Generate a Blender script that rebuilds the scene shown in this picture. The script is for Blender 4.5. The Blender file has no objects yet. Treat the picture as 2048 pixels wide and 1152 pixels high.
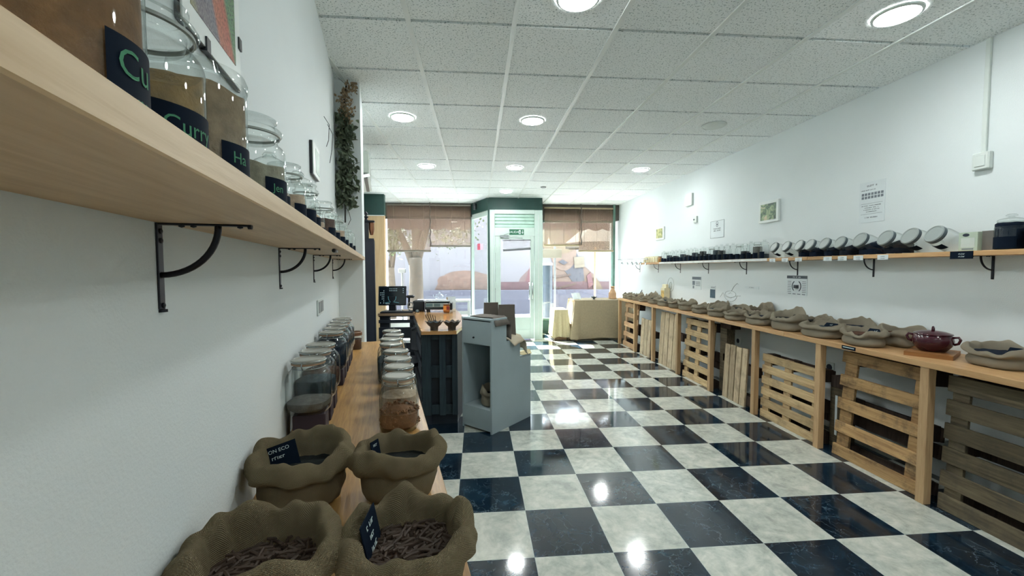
import bpy, bmesh, math, random
from mathutils import Vector, Matrix, noise
PI = math.pi
rnd = random.Random(7)
C = bpy.context.scene.collection
sc = bpy.context.scene

# ---------------------------------------------------------------- camera, light, exposure
yaw, pitch, roll = .0834, -.0466, -.0028
CAM = Vector((0, 0, 1.434))
F = Vector((math.sin(yaw)*math.cos(pitch), math.cos(yaw)*math.cos(pitch), math.sin(pitch)))
r_ = Vector((math.cos(yaw), -math.sin(yaw), 0)); u_ = r_.cross(F)
R2 = r_*math.cos(roll)+u_*math.sin(roll); U2 = -r_*math.sin(roll)+u_*math.cos(roll)
cam = bpy.data.cameras.new('camera'); camo = bpy.data.objects.new('camera', cam); C.objects.link(camo)
cam.sensor_width = 36; cam.lens = 825/2048*36; cam.clip_start = .02; cam.clip_end = 200
M = Matrix.Identity(4)
for i in range(3):
    M[i][0] = R2[i]; M[i][1] = U2[i]; M[i][2] = -F[i]; M[i][3] = CAM[i]
camo.matrix_world = M
sc.camera = camo
sc.view_settings.view_transform = 'Standard'; sc.view_settings.look = 'None'
sc.view_settings.gamma = 1; sc.view_settings.use_curve_mapping = False
sc.view_settings.exposure = 0.33
sc.cycles.transparent_max_bounces = 48
sc.cycles.max_bounces = 12; sc.cycles.diffuse_bounces = 8
sc.cycles.caustics_reflective = False; sc.cycles.caustics_refractive = False
sc.cycles.sample_clamp_indirect = 6

SKY = 19.0
LAMP = 120.0
world = bpy.data.worlds.new('world'); sc.world = world; world.use_nodes = True
bg = world.node_tree.nodes['Background']; bg.inputs[0].default_value = (.82, .91, 1, 1); bg.inputs[1].default_value = SKY
sun = bpy.data.lights.new('sun', 'SUN'); sun.energy = 60; sun.angle = .01; sun.color = (1, .97, .92)
suno = bpy.data.objects.new('sun', sun); C.objects.link(suno)
suno.rotation_euler = Vector((.3, -.62, -1)).to_track_quat('-Z', 'Y').to_euler()
suno.location = (0, 12, 9)

# ---------------------------------------------------------------- materials
def lin(c):
    return tuple(((x/255)/12.92 if x/255 <= .04045 else ((x/255+.055)/1.055)**2.4) for x in c)+(1,)
class NT:
    def __init__(s, name):
        s.m = bpy.data.materials.new(name); s.m.use_nodes = True; s.t = s.m.node_tree; s.n = s.t.nodes
        s.b = s.n['Principled BSDF']; s.out = s.n['Material Output']
    def add(s, typ, **k):
        n = s.n.new(typ)
        for a, v in k.items():
            if a.startswith('i_'): n.inputs[a[2:].replace('_', ' ')].default_value = v
            else: setattr(n, a, v)
        return n
    def l(s, a, b): s.t.links.new(a, b)
    def coord(s, scale=(1, 1, 1), kind='Object', rot=(0, 0, 0)):
        tc = s.add('ShaderNodeTexCoord'); mp = s.add('ShaderNodeMapping'); mp.inputs['Scale'].default_value = scale
        mp.inputs['Rotation'].default_value = rot
        s.l(tc.outputs[kind], mp.inputs[0]); return mp.outputs[0]
    def noise(s, vec, scale, detail=4, rough=.55, dist=0):
        n = s.add('ShaderNodeTexNoise'); n.inputs['Scale'].default_value = scale; n.inputs['Detail'].default_value = detail
        n.inputs['Roughness'].default_value = rough; n.inputs['Distortion'].default_value = dist
        s.l(vec, n.inputs['Vector']); return n.outputs['Fac']
    def ramp(s, fac, stops):
        n = s.add('ShaderNodeValToRGB'); e = n.color_ramp.elements
        while len(e) < len(stops): e.new(.5)
        for i, (p, c) in enumerate(stops): e[i].position = p; e[i].color = c if len(c) == 4 else lin(c)
        s.l(fac, n.inputs[0]); return n.outputs[0]
    def mix(s, fac, a, b, mode='MIX'):
        n = s.add('ShaderNodeMix', data_type='RGBA', blend_type=mode)
        for sock, v in ((n.inputs[0], fac), (n.inputs[6], a), (n.inputs[7], b)):
            if hasattr(v, 'links'): s.l(v, sock)
            else: sock.default_value = v
        return n.outputs[2]
    def math(s, op, a, b=0.0):
        n = s.add('ShaderNodeMath', operation=op)
        for i, v in enumerate((a, b)):
            if hasattr(v, 'links'): s.l(v, n.inputs[i])
            else: n.inputs[i].default_value = v
        return n.outputs[0]
    def bump(s, h, strength=.3, dist=.01):
        n = s.add('ShaderNodeBump'); n.inputs['Strength'].default_value = strength; n.inputs['Distance'].default_value = dist
        s.l(h, n.inputs['Height']); s.l(n.outputs[0], s.b.inputs['Normal'])
    def base(s, c, rough=.5, metal=0, spec=.5):
        if hasattr(c, 'links'): s.l(c, s.b.inputs['Base Color'])
        else: s.b.inputs['Base Color'].default_value = c
        s.b.inputs['Roughness'].default_value = rough; s.b.inputs['Metallic'].default_value = metal
        s.b.inputs['Specular IOR Level'].default_value = spec
MATS = {}
def plain(name, rgb, rough=.5, metal=0, spec=.5, var=.12, scale=8, bump=0, bscale=60):
    if name in MATS: return MATS[name]
    t = NT(name); v = t.coord(); c = lin(rgb)
    lo = tuple(x*(1-var) for x in c[:3])+(1,); hi = tuple(min(1, x*(1+var)) for x in c[:3])+(1,)
    f = t.noise(v, scale)
    t.base(t.ramp(f, [(.3, lo), (.7, hi)]), rough, metal, spec)
    if bump: t.bump(t.noise(v, bscale), bump, .004)
    MATS[name] = t.m; return t.m
def wood(name, light, dark, axis=1, scale=1.0, rough=.5, worn=0, spec=.3):
    if name in MATS: return MATS[name]
    t = NT(name); s = [16*scale]*3; s[axis] = 1.1*scale
    tc = t.add('ShaderNodeTexCoord'); oi = t.add('ShaderNodeObjectInfo')
    sc_ = t.add('ShaderNodeVectorMath', operation='SCALE'); cb = t.add('ShaderNodeCombineXYZ')
    for k in range(3): t.l(oi.outputs['Random'], cb.inputs[k])
    t.l(cb.outputs[0], sc_.inputs[0]); sc_.inputs['Scale'].default_value = 37
    ad = t.add('ShaderNodeVectorMath', operation='ADD'); t.l(tc.outputs['Object'], ad.inputs[0]); t.l(sc_.outputs[0], ad.inputs[1])
    mp = t.add('ShaderNodeMapping'); mp.inputs['Scale'].default_value = s; t.l(ad.outputs[0], mp.inputs[0])
    v = mp.outputs[0]
    f1 = t.noise(v, 1.2, 6, .62, 1.6); f2 = t.noise(v, 5, 3, .6, .4)
    col = t.ramp(f1, [(.3, dark), (.5, tuple((a*2+b)/3 for a, b in zip(light, dark))), (.68, light)])
    col = t.mix(.35, col, t.ramp(f2, [(.35, dark), (.65, light)]))
    if worn:
        f3 = t.noise(ad.outputs[0], 5, 5, .7)
        col = t.mix(t.ramp(f3, [(.5, (0, 0, 0, 1)), (.72, (worn, worn, worn, 1))]), col, lin((62, 60, 58)))
    rv = t.math('MULTIPLY_ADD', oi.outputs['Random'], .42); t.n[-1].inputs[2].default_value = .74
    hs = t.add('ShaderNodeHueSaturation'); t.l(rv, hs.inputs['Value']); t.l(col, hs.inputs['Color'])
    t.base(hs.outputs[0], rough, 0, spec); t.bump(f2, .15, .003)
    MATS[name] = t.m; return t.m
def glass(name, tint=(.975, .99, .985), edge=.8):
    if name in MATS: return MATS[name]
    t = NT(name); t.n.remove(t.b)
    tr = t.add('ShaderNodeBsdfTransparent'); gl = t.add('ShaderNodeBsdfGlossy'); gl.inputs['Roughness'].default_value = .03
    gl.inputs['Color'].default_value = (.92, .97, .97, 1)
    lw = t.add('ShaderNodeLayerWeight'); lw.inputs['Blend'].default_value = .32
    fr = t.ramp(lw.outputs['Facing'], [(.0, (.035, .035, .035, 1)), (.5, (.09, .09, .09, 1)), (1, (edge, edge, edge, 1))])
    tc = t.ramp(lw.outputs['Facing'], [(.3, tint+(1,)), (1, tuple(x*.6 for x in tint)+(1,))])
    t.l(tc, tr.inputs[0])
    mx = t.add('ShaderNodeMixShader'); t.l(fr, mx.inputs[0]); t.l(tr.outputs[0], mx.inputs[1]); t.l(gl.outputs[0], mx.inputs[2])
    t.l(mx.outputs[0], t.out.inputs[0]); MATS[name] = t.m; return t.m
def emit(name, rgb, s):
    t = NT(name); t.n.remove(t.b); e = t.add('ShaderNodeEmission'); e.inputs[0].default_value = rgb+(1,); e.inputs[1].default_value = s
    t.l(e.outputs[0], t.out.inputs[0]); return t.m

def wall_mat(name, rgb):
    t = NT(name); v = t.coord(); f = t.noise(v, 1.3, 3); g = t.noise(v, 180, 3)
    c = lin(rgb)
    t.base(t.ramp(f, [(.3, tuple(x*.95 for x in c[:3])+(1,)), (.7, c)]), .75, 0, .25); t.bump(g, .22, .004); return t.m
WALL = wall_mat('white_paint', (222, 229, 230))
def floor_mat():
    t = NT('checker_marble_tile'); tc = t.add('ShaderNodeTexCoord'); sp = t.add('ShaderNodeSeparateXYZ'); t.l(tc.outputs['Object'], sp.inputs[0])
    T = .4014
    fx = t.math('DIVIDE', t.math('SUBTRACT', sp.outputs[0], .274), T); fy = t.math('DIVIDE', t.math('SUBTRACT', sp.outputs[1], 1.970), T)
    ix = t.math('FLOOR', fx); iy = t.math('FLOOR', fy)
    par = t.math('FLOORED_MODULO', t.math('ADD', ix, iy), 2.0)       # 0 black, 1 white
    def edge(f, i):
        a = t.math('SUBTRACT', f, i); return t.math('MINIMUM', a, t.math('SUBTRACT', 1.0, a))
    ed = t.math('MINIMUM', edge(fx, ix), edge(fy, iy))
    gr = t.math('LESS_THAN', ed, .007)
    cb = t.add('ShaderNodeCombineXYZ'); t.l(ix, cb.inputs[0]); t.l(iy, cb.inputs[1])
    wn = t.add('ShaderNodeTexWhiteNoise'); t.l(cb.outputs[0], wn.inputs[0])
    off = t.add('ShaderNodeVectorMath', operation='SCALE'); t.l(wn.outputs['Color'], off.inputs[0]); off.inputs['Scale'].default_value = 20
    v = t.add('ShaderNodeVectorMath', operation='ADD'); t.l(tc.outputs['Object'], v.inputs[0]); t.l(off.outputs[0], v.inputs[1]); v = v.outputs[0]
    n1 = t.noise(v, 6, 8, .68, 1.0); n2 = t.noise(v, 20, 5, .65)
    white = t.ramp(n1, [(.28, (136, 143, 136)), (.45, (176, 181, 172)), (.62, (205, 206, 196))])
    white = t.mix(.3, white, t.ramp(n2, [(.35, (140, 146, 140)), (.65, (214, 214, 204))]))
    black = t.ramp(n1, [(.34, (8, 19, 30)), (.55, (16, 35, 50)), (.7, (42, 66, 82)), (.84, (72, 98, 112))])
    vo = t.add('ShaderNodeTexVoronoi', feature='DISTANCE_TO_EDGE'); vo.inputs['Scale'].default_value = 9
    dn = t.add('ShaderNodeTexNoise'); dn.inputs['Scale'].default_value = 9; dn.inputs['Detail'].default_value = 6; t.l(v, dn.inputs['Vector'])
    dv = t.add('ShaderNodeVectorMath', operation='SCALE'); t.l(dn.outputs['Color'], dv.inputs[0]); dv.inputs['Scale'].default_value = .35
    va = t.add('ShaderNodeVectorMath', operation='ADD'); t.l(v, va.inputs[0]); t.l(dv.outputs[0], va.inputs[1]); t.l(va.outputs[0], vo.inputs['Vector'])
    vein = t.ramp(vo.outputs['Distance'], [(0, (1, 1, 1, 1)), (.035, (0, 0, 0, 1))])
    amt = t.math('MULTIPLY', t.ramp(t.noise(v, 3.2, 4, .6), [(.42, (.06, .06, .06, 1)), (.7, (.42, .42, .42, 1))]), vein)
    black = t.mix(amt, black, lin((128, 148, 156)))
    col = t.mix(par, black, white)
    col = t.mix(gr, col, t.mix(par, lin((30, 46, 58)), lin((176, 184, 180))))
    t.base(col, .1, 0, .5)
    rg = t.ramp(t.noise(tc.outputs['Object'], 2.2, 4), [(.35, (.05, .05, .05, 1)), (.7, (.16, .16, .16, 1))]); t.l(rg, t.b.inputs['Roughness'])
    t.b.inputs['Coat Weight'].default_value = .15; t.b.inputs['Coat Roughness'].default_value = .04
    hb = t.math('ADD', t.math('MULTIPLY', t.noise(v, 2.5, 2), .35), t.math('MULTIPLY', gr, -.25)); t.bump(hb, .12, .01)
    return t.m
def ceil_mat():
    t = NT('mineral_ceiling_tile'); v = t.coord()
    n = t.noise(v, 95, 2, .6); f = t.ramp(n, [(.33, (150, 164, 165)), (.43, (238, 243, 243))])
    t.base(f, .85, 0, .15); t.bump(n, .4, .006); return t.m
def burlap(name, rgb):
    t = NT(name); uv = t.add('ShaderNodeUVMap'); sp = t.add('ShaderNodeSeparateXYZ'); t.l(uv.outputs[0], sp.inputs[0])
    wu = t.math('SINE', t.math('MULTIPLY', sp.outputs[0], 2000)); wv = t.math('SINE', t.math('MULTIPLY', sp.outputs[1], 2000))
    wv_ = t.math('MULTIPLY', wu, wv); v = t.coord()
    n1 = t.noise(v, 9, 4); n2 = t.noise(v, 320, 3, .7)
    h = t.math('ADD', t.math('MULTIPLY', wv_, .85), n2); c = lin(rgb)
    col = t.ramp(n1, [(.3, tuple(x*.75 for x in c[:3])+(1,)), (.7, c)])
    col = t.mix(.5, col, t.ramp(t.math('MULTIPLY_ADD', h, .5), [(.1, tuple(x*.45 for x in c[:3])+(1,)), (.6, tuple(min(1, x*1.35) for x in c[:3])+(1,))]))
    t.base(col, .95, 0, .08); t.bump(h, .9, .004); return t.m

FLOOR = floor_mat(); CEIL = ceil_mat(); JUTE = burlap('jute_burlap', (148, 134, 106)); JUTE2 = burlap('pale_jute_burlap', (182, 172, 152))
SHELF = wood('pine_shelf', lin((206, 180, 146)), lin((178, 148, 110)), 1, 1.0, .45)
OAK = wood('oak_worktop', lin((182, 142, 84)), lin((122, 86, 46)), 1, 1.4, .32, 0, .5)
PINE = wood('pine_worktop', lin((202, 164, 118)), lin((166, 126, 84)), 1, 1.2, .4)
POST = wood('pine_post', lin((190, 160, 122)), lin((150, 116, 80)), 2, 1.2, .5)
PAL_H = wood('pallet_wood_level_grain', lin((214, 188, 146)), lin((156, 126, 90)), 1, 1.2, .8, .5, .15)
PAL_V = wood('pallet_wood_upright_grain', lin((208, 190, 160)), lin((152, 130, 104)), 2, 1.2, .8, .5, .15)
PAL_O = wood('orange_pallet_wood', lin((204, 170, 134)), lin((154, 118, 86)), 1, 1.2, .8, .25, .15)
PAL_S = wood('stained_pallet_wood', lin((206, 170, 122)), lin((132, 96, 62)), 1, 1.0, .8, .95, .15)
PAL_D = wood('weathered_dark_pallet_wood', lin((122, 110, 88)), lin((66, 60, 52)), 1, 1.2, .85, .7, .15)
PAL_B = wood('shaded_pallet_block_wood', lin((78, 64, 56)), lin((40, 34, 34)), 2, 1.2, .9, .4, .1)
TEALW = wood('dark_teal_stained_board', lin((46, 62, 68)), lin((20, 32, 42)), 2, 1.2, .5)
PANELW = wood('light_wood_veneer', lin((206, 178, 140)), lin((186, 154, 114)), 2, .5, .5)
BLACK = plain('black_steel', (16, 18, 28), .42, .4)
BLACKP = plain('black_plastic', (14, 20, 28), .35)
LABEL = plain('blackboard_label', (12, 24, 38), .75, 0, .08)
CHALK = plain('green_chalk', (66, 128, 96), .9); CHALKW = plain('white_chalk', (190, 205, 205), .9)
GLASS = glass('clear_jar_glass'); PANE = glass('window_glass', (.96, .99, .985), .35)
STEEL = plain('brushed_steel', (170, 178, 180), .25, 1)
WHITE = plain('white_lacquer', (222, 228, 226), .4, var=.03)
PLAST = plain('white_plastic', (208, 216, 212), .35, var=.03)
PAPER = plain('white_paper', (214, 222, 224), .8, var=.03)
CABW = plain('grey_white_painted_board', (152, 167, 172), .55, var=.05, scale=3)
GREEN = plain('dark_green_paint', (22, 62, 56), .55)
FRAME = plain('pale_green_white_aluminium', (196, 212, 205), .35, var=.03)
INK = plain('printed_ink', (40, 48, 60), .8); INKG = plain('pale_printed_ink', (120, 128, 136), .8)
CARD = plain('brown_kraft_paper', (96, 88, 80), .85, bump=.1)
LINEN = plain('linen_cloth', (146, 133, 108), .95, var=.08, scale=30, bump=.25, bscale=260)
CREAM = plain('cream_cloth', (186, 175, 140), .95, var=.06, scale=30, bump=.2, bscale=260)
GREYC = plain('grey_brown_cloth', (98, 92, 86), .95, var=.1, scale=20, bump=.3, bscale=200)
FILLS = {k: plain('filling_'+k, c, .9, 0, .2, .25, 60, .5, 220) for k, c in dict(
    turmeric=(118, 86, 54), curry=(134, 110, 70), flour=(138, 120, 96), ginger=(140, 136, 118), sand=(172, 150, 128), seeds=(20, 26, 36), navy=(14, 26, 42),
    pasta=(122, 88, 62), brown=(78, 54, 42), grey=(92, 92, 88), slate=(44, 58, 66), tea=(30, 34, 34)).items()}
PASTA = plain('dark_wholegrain_pasta', (66, 52, 42), .6, var=.3, scale=40)

# ---------------------------------------------------------------- mesh helpers
class MB:
    def __init__(s): s.v = []; s.f = []; s.mi = []; s.uv = None
    def add(s, vs, fs, mi=0, mx=None):
        o = len(s.v)
        for p in vs:
            p = Vector(p); s.v.append(mx @ p if mx else p)
        for f in fs: s.f.append(tuple(i+o for i in f)); s.mi.append(mi)
        return s
    def box(s, x0, x1, y0, y1, z0, z1, mi=0, mx=None, b=0):
        if b:
            b = min(b, abs(x1-x0)*.45, abs(y1-y0)*.45, abs(z1-z0)*.45)
            xs = (x0, x0+b, x1-b, x1)
            vs = []; idx = {}
            X = (x0, x1); Y = (y0, y1); Z = (z0, z1)
            for i in (0, 1):
                for j in (0, 1):
                    for k in (0, 1):
                        sx, sy, sz = (b if i == 0 else -b), (b if j == 0 else -b), (b if k == 0 else -b)
                        idx[i, j, k] = len(vs)
                        vs += [(X[i], Y[j]+sy, Z[k]+sz), (X[i]+sx, Y[j], Z[k]+sz), (X[i]+sx, Y[j]+sy, Z[k])]
            g = lambda i, j, k, a: idx[i, j, k]+a
            fs = [(g(0,0,0,0), g(0,0,1,0), g(0,1,1,0), g(0,1,0,0)), (g(1,0,0,0), g(1,1,0,0), g(1,1,1,0), g(1,0,1,0)),
                  (g(0,0,0,1), g(1,0,0,1), g(1,0,1,1), g(0,0,1,1)), (g(0,1,0,1), g(0,1,1,1), g(1,1,1,1), g(1,1,0,1)),
                  (g(0,0,0,2), g(0,1,0,2), g(1,1,0,2), g(1,0,0,2)), (g(0,0,1,2), g(1,0,1,2), g(1,1,1,2), g(0,1,1,2))]
            for j in (0, 1):
                for k in (0, 1): fs.append((g(0,j,k,1), g(1,j,k,1), g(1,j,k,2), g(0,j,k,2)))
            for i in (0, 1):
                for k in (0, 1): fs.append((g(i,0,k,0), g(i,1,k,0), g(i,1,k,2), g(i,0,k,2)))
            for i in (0, 1):
                for j in (0, 1): fs.append((g(i,j,0,0), g(i,j,1,0), g(i,j,1,1), g(i,j,0,1)))
            for i in (0, 1):
                for j in (0, 1):
                    for k in (0, 1): fs.append((g(i,j,k,0), g(i,j,k,1), g(i,j,k,2)))
            return s.add(vs, fs, mi, mx)
        vs = [(x, y, z) for x in (x0, x1) for y in (y0, y1) for z in (z0, z1)]
        return s.add(vs, [(0, 1, 3, 2), (4, 6, 7, 5), (0, 4, 5, 1), (2, 3, 7, 6), (0, 2, 6, 4), (1, 5, 7, 3)], mi, mx)
    def lathe(s, prof, seg=24, mi=0, mx=None, ex=2.0, rx=1.0, ry=1.0):
        vs = []; fs = []; n = len(prof)
        for (r, z) in prof:
            for k in range(seg):
                a = 2*PI*k/seg; c, d = math.cos(a), math.sin(a)
                q = (abs(c)**ex+abs(d)**ex)**(-1/ex) if ex != 2 else 1
                vs.append((r*c*q*rx, r*d*q*ry, z))
        for i in range(n-1):
            for k in range(seg):
                k2 = (k+1) % seg; fs.append((i*seg+k, i*seg+k2, (i+1)*seg+k2, (i+1)*seg+k))
        if prof[0][0] > 1e-5: fs.append(tuple(reversed(range(seg)))) if getattr(s, 'cap', True) else None
        if prof[-1][0] > 1e-5 and getattr(s, 'cap', True): fs.append(tuple(range((n-1)*seg, n*seg)))
        return s.add(vs, fs, mi, mx)
    def tube(s, pts, r, seg=8, mi=0, mx=None, flat=1.0):
        pts = [Vector(p) for p in pts]; n = len(pts); vs = []; fs = []
        rs = r if isinstance(r, (list, tuple)) else [r]*n
        up = None
        for i, p in enumerate(pts):
            t = (pts[min(i+1, n-1)]-pts[max(i-1, 0)]).normalized()
            if up is None: up = Vector((0, 0, 1)) if abs(t.z) < .9 else Vector((1, 0, 0))
            a = t.cross(up).normalized(); b = a.cross(t).normalized(); up = b
            for k in range(seg):
                an = 2*PI*(k+.5)/seg; vs.append(p+a*math.cos(an)*rs[i]*flat+b*math.sin(an)*rs[i])
        for i in range(n-1):
            for k in range(seg):
                k2 = (k+1) % seg; fs.append((i*seg+k, i*seg+k2, (i+1)*seg+k2, (i+1)*seg+k))
        fs += [tuple(reversed(range(seg))), tuple(range((n-1)*seg, n*seg))]
        return s.add(vs, fs, mi, mx)
    def prism(s, poly, z0, z1, mi=0, mx=None):
        n = len(poly); vs = [(x, y, z0) for x, y in poly]+[(x, y, z1) for x, y in poly]
        fs = [tuple(reversed(range(n))), tuple(range(n, 2*n))]+[(i, (i+1) % n, n+(i+1) % n, n+i) for i in range(n)]
        return s.add(vs, fs, mi, mx)
    def build(s, name, mat, parent=None, smooth=False, loc=None, rz=0):
        me = bpy.data.meshes.new(name); me.from_pydata(s.v, [], s.f)
        for m in (mat if isinstance(mat, (list, tuple)) else [mat]): me.materials.append(m)
        if any(s.mi): me.polygons.foreach_set('material_index', s.mi)
        if smooth:
            me.polygons.foreach_set('use_smooth', [True]*len(me.polygons))
            if smooth != 'all' and hasattr(me, 'set_sharp_from_angle'): me.set_sharp_from_angle(angle=.8)
        bm = bmesh.new(); bm.from_mesh(me); bmesh.ops.recalc_face_normals(bm, faces=bm.faces); bm.to_mesh(me); bm.free(); me.update()
        o = bpy.data.objects.new(name, me); C.objects.link(o)
        if parent: o.parent = parent
        if loc: o.location = loc
        o.rotation_euler[2] = rz
        return o
def tag(o, label=None, cat=None, group=None, kind=None):
    if label: o['label'] = label
    if cat: o['category'] = cat
    if group: o['group'] = group
    if kind: o['kind'] = kind
    return o
def thing(name, label, cat, loc=(0, 0, 0), rz=0, group=None):
    o = bpy.data.objects.new(name, None); C.objects.link(o); o.location = loc; o.rotation_euler[2] = rz; o.empty_display_size = .05
    return tag(o, label, cat, group)
def struct(name, mb, mat, smooth=False): return tag(mb.build(name, mat, None, smooth), kind='structure')
def dup(root, loc, rz=None, label=None, group=None):
    r = root.copy(); C.objects.link(r); r.location = loc
    if rz is not None: r.rotation_euler[2] = rz
    if label: r['label'] = label
    if group: r['group'] = group
    for ch in root.children:
        c = ch.copy(); C.objects.link(c); c.parent = r
        for g in ch.children:
            d = g.copy(); C.objects.link(d); d.parent = c
    return r
def recolor(root, part, mat):
    for ch in root.children:
        if ch.name.split('.')[0] == part:
            ch.data = ch.data.copy(); ch.data.materials[0] = mat
ORD = 'first second third fourth fifth sixth seventh eighth ninth tenth eleventh twelfth thirteenth fourteenth fifteenth sixteenth seventeenth eighteenth nineteenth twentieth twenty-first twenty-second twenty-third twenty-fourth'.split()
def frameM(o, ux, uy=None):          # a matrix with local x along ux, local y = z-up text direction
    ux = Vector(ux).normalized(); uz = Vector((0, 0, 1)) if uy is None else Vector(uy).normalized(); n = ux.cross(uz)
    m = Matrix.Identity(4)
    for i in range(3): m[i][0] = ux[i]; m[i][1] = uz[i]; m[i][2] = n[i]; m[i][3] = o[i]
    return m
def text_geo(txt, size, align='CENTER'):
    cu = bpy.data.curves.new('t', 'FONT'); cu.body = txt; cu.size = size; cu.align_x = align; cu.resolution_u = 3
    o = bpy.data.objects.new('t', cu); C.objects.link(o)
    dg = bpy.context.evaluated_depsgraph_get(); me = bpy.data.meshes.new_from_object(o.evaluated_get(dg))
    vs = [v.co.copy() for v in me.vertices]; fs = [tuple(p.vertices) for p in me.polygons]
    bpy.data.objects.remove(o); bpy.data.curves.remove(cu); bpy.data.meshes.remove(me)
    return vs, fs
def text_flat(mb, txt, size, mx, mi=0, align='CENTER'):
    vs, fs = text_geo(txt, size, align); mb.add(vs, fs, mi, mx)
def marks(mb, n, size, mx, mi=0):
    """a line of n small illegible strokes, as print too far away to read"""
    rr = random.Random(n*31+int(size*1000)); adv = size*.5; x = -n*adv/2; h = size*.62
    for i in range(n):
        if rr.random() < .13: x += adv; continue
        t_ = size*.12; k = rr.randrange(4); z = h*rr.uniform(.75, 1)
        mb.box(x, x+t_, 0, z, 0, .0004, mi, mx)
        if k in (0, 1): mb.box(x, x+adv*.75, z-t_, z, 0, .0004, mi, mx)
        if k in (1, 2): mb.box(x, x+adv*.7, 0, t_, 0, .0004, mi, mx)
        if k == 3: mb.box(x+adv*.6, x+adv*.6+t_, 0, h*.8, 0, .0004, mi, mx)
        x += adv
def text_curved(mb, txt, size, r, z, a0=0, mi=0, tilt=0):
    vs, fs = text_geo(txt, size, 'LEFT')
    mb.add([(r*math.cos(a0+p.x/r), r*math.sin(a0+p.x/r), z+p.y+p.x*tilt) for p in vs], fs, mi)
def curved_patch(mb, r, a0, a1, z0, z1, mi=0, seg=14, th=.0006, ex=2.0, rr=None):
    vs = []; fs = []
    for i in range(seg+1):
        a = a0+(a1-a0)*i/seg; c, d = math.cos(a), math.sin(a); q = (abs(c)**ex+abs(d)**ex)**(-1/ex)
        for z in (z0, z1): vs.append((r*q*c, r*q*d, z))
    for i in range(seg): fs.append((2*i, 2*i+2, 2*i+3, 2*i+1))
    mb.add(vs, fs, mi)

# frame of the slanted wall on the left: w runs along it, n comes out of it
TH = math.atan(.225); DW = Vector((-math.sin(TH), math.cos(TH), 0)); NW = Vector((math.cos(TH), math.sin(TH), 0)); P0 = Vector((-1.005, 3.033, 0))
def W(w, n, z=0): return P0+DW*w+NW*n+Vector((0, 0, z))
def wbox(w0, w1, n0, n1, z0, z1, b=0): return MB().box(n0, n1, w0, w1, z0, z1, 0, Matrix.Translation(P0) @ Matrix.Rotation(TH, 4, 'Z'), b)
H = 2.841; XR = 3.15; YB = -2.6; YF = 9.15

# ---------------------------------------------------------------- the room
struct('floor', MB().box(-4.2, XR+.1, YB, 9.28, -.1, 0), FLOOR)
m = MB()                                             # ceiling: rows of tiles with a shadow gap between the rows
j = -9
y = 2.443+.6*j
while y < 9.0:
    m.box(-3.2, XR+.08, y+.013, min(y+.587, 9.02), H, H+.05); y += .6
m.box(-3.3, XR+.1, YB, 9.06, H+.06, H+.08)
struct('ceiling', m, CEIL)
m = MB()
for i in range(-5, 7):
    x = -.3805+.6*i
    if x < XR: m.box(x-.014, x+.014, YB, 9.06, H-.008, H+.004)
struct('trim_1', m, WHITE)
struct('wall_right', MB().box(XR, XR+.12, YB, 9.3, -.05, H+.02), WALL)
struct('wall_left', wbox(-5.9, 6.6, -.15, 0, -.05, H+.02), WALL)
struct('wall_back', MB().box(-2.2, XR+.2, YB-.12, YB, -.05, H+.05), WALL)
struct('column', wbox(.2, .62, 0, .175, 0, H), WALL)
# front: pilaster, lintels, frames
struct('trim_2', MB().box(-2.5, -1.745, 8.0, 8.12, 2.45, H), GREEN)
struct('trim_3', MB().box(-2.5, -1.748, 8.0, 8.12, 0, 2.45), PANELW)
struct('trim_4', MB().box(-2.5, -1.745, 7.995, 8.02, 2.437, 2.45), WHITE)
m = MB().box(-2.3, -.1, 9.02, 9.2, 2.56, H+.1).box(-2.5, -2.02, 9.02, 9.2, .28, 2.56).box(1.40, 3.2, 9.02, 9.2, 2.5, H+.1)
struct('wall_front', m, plain('dark_taupe_lintel', (84, 78, 72), .7))
vest = [(.215, 8.22), (1.30, 8.22), (1.44, 9.05), (1.36, 9.05), (1.24, 8.30), (.26, 8.30), (-.08, 9.05), (-.14, 9.05)]
struct('trim_5', MB().prism(vest, 2.6, H), GREEN)
# left shop window
def window(name, x0, x1, y, z0, z1, fm, mull=()):
    t = MB(); w = .045
    t.box(x0, x0+w, y-.03, y+.04, z0, z1).box(x1-w, x1, y-.03, y+.04, z0, z1).box(x0+w, x1-w, y-.03, y+.04, z0, z0+w).box(x0+w, x1-w, y-.03, y+.04, z1-w, z1)
    for mx in mull: t.box(mx-.015, mx+.015, y-.02, y+.03, z0+w, z1-w)
    o = struct(name, t, fm)
    MB().box(x0+w, x1-w, y, y+.006, z0+w, z1-w).build('pane', PANE, o)
    return o
STONE = plain('pale_stone', (206, 210, 212), .6, var=.06)
DKF = plain('dark_bronze_frame', (60, 66, 64), .45)
window('window_1', -2.02, -.1, 9.1, .28, 2.56, DKF, [])
struct('wall_front_plinth', MB().box(-2.3, -.1, 9.0, 9.2, 0, .28), STONE)
window('window_2', 1.40, 3.06, 9.1, .28, 2.5, plain('sage_green_frame', (88, 120, 108), .45))
struct('wall_front_plinth.001', MB().box(1.40, 3.2, 9.04, 9.2, 0, .28), GREEN)
struct('trim_6', MB().box(3.0, 3.05, 8.96, 9.02, 0, H), plain('sage_green_frame', (88, 120, 108)))
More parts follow.
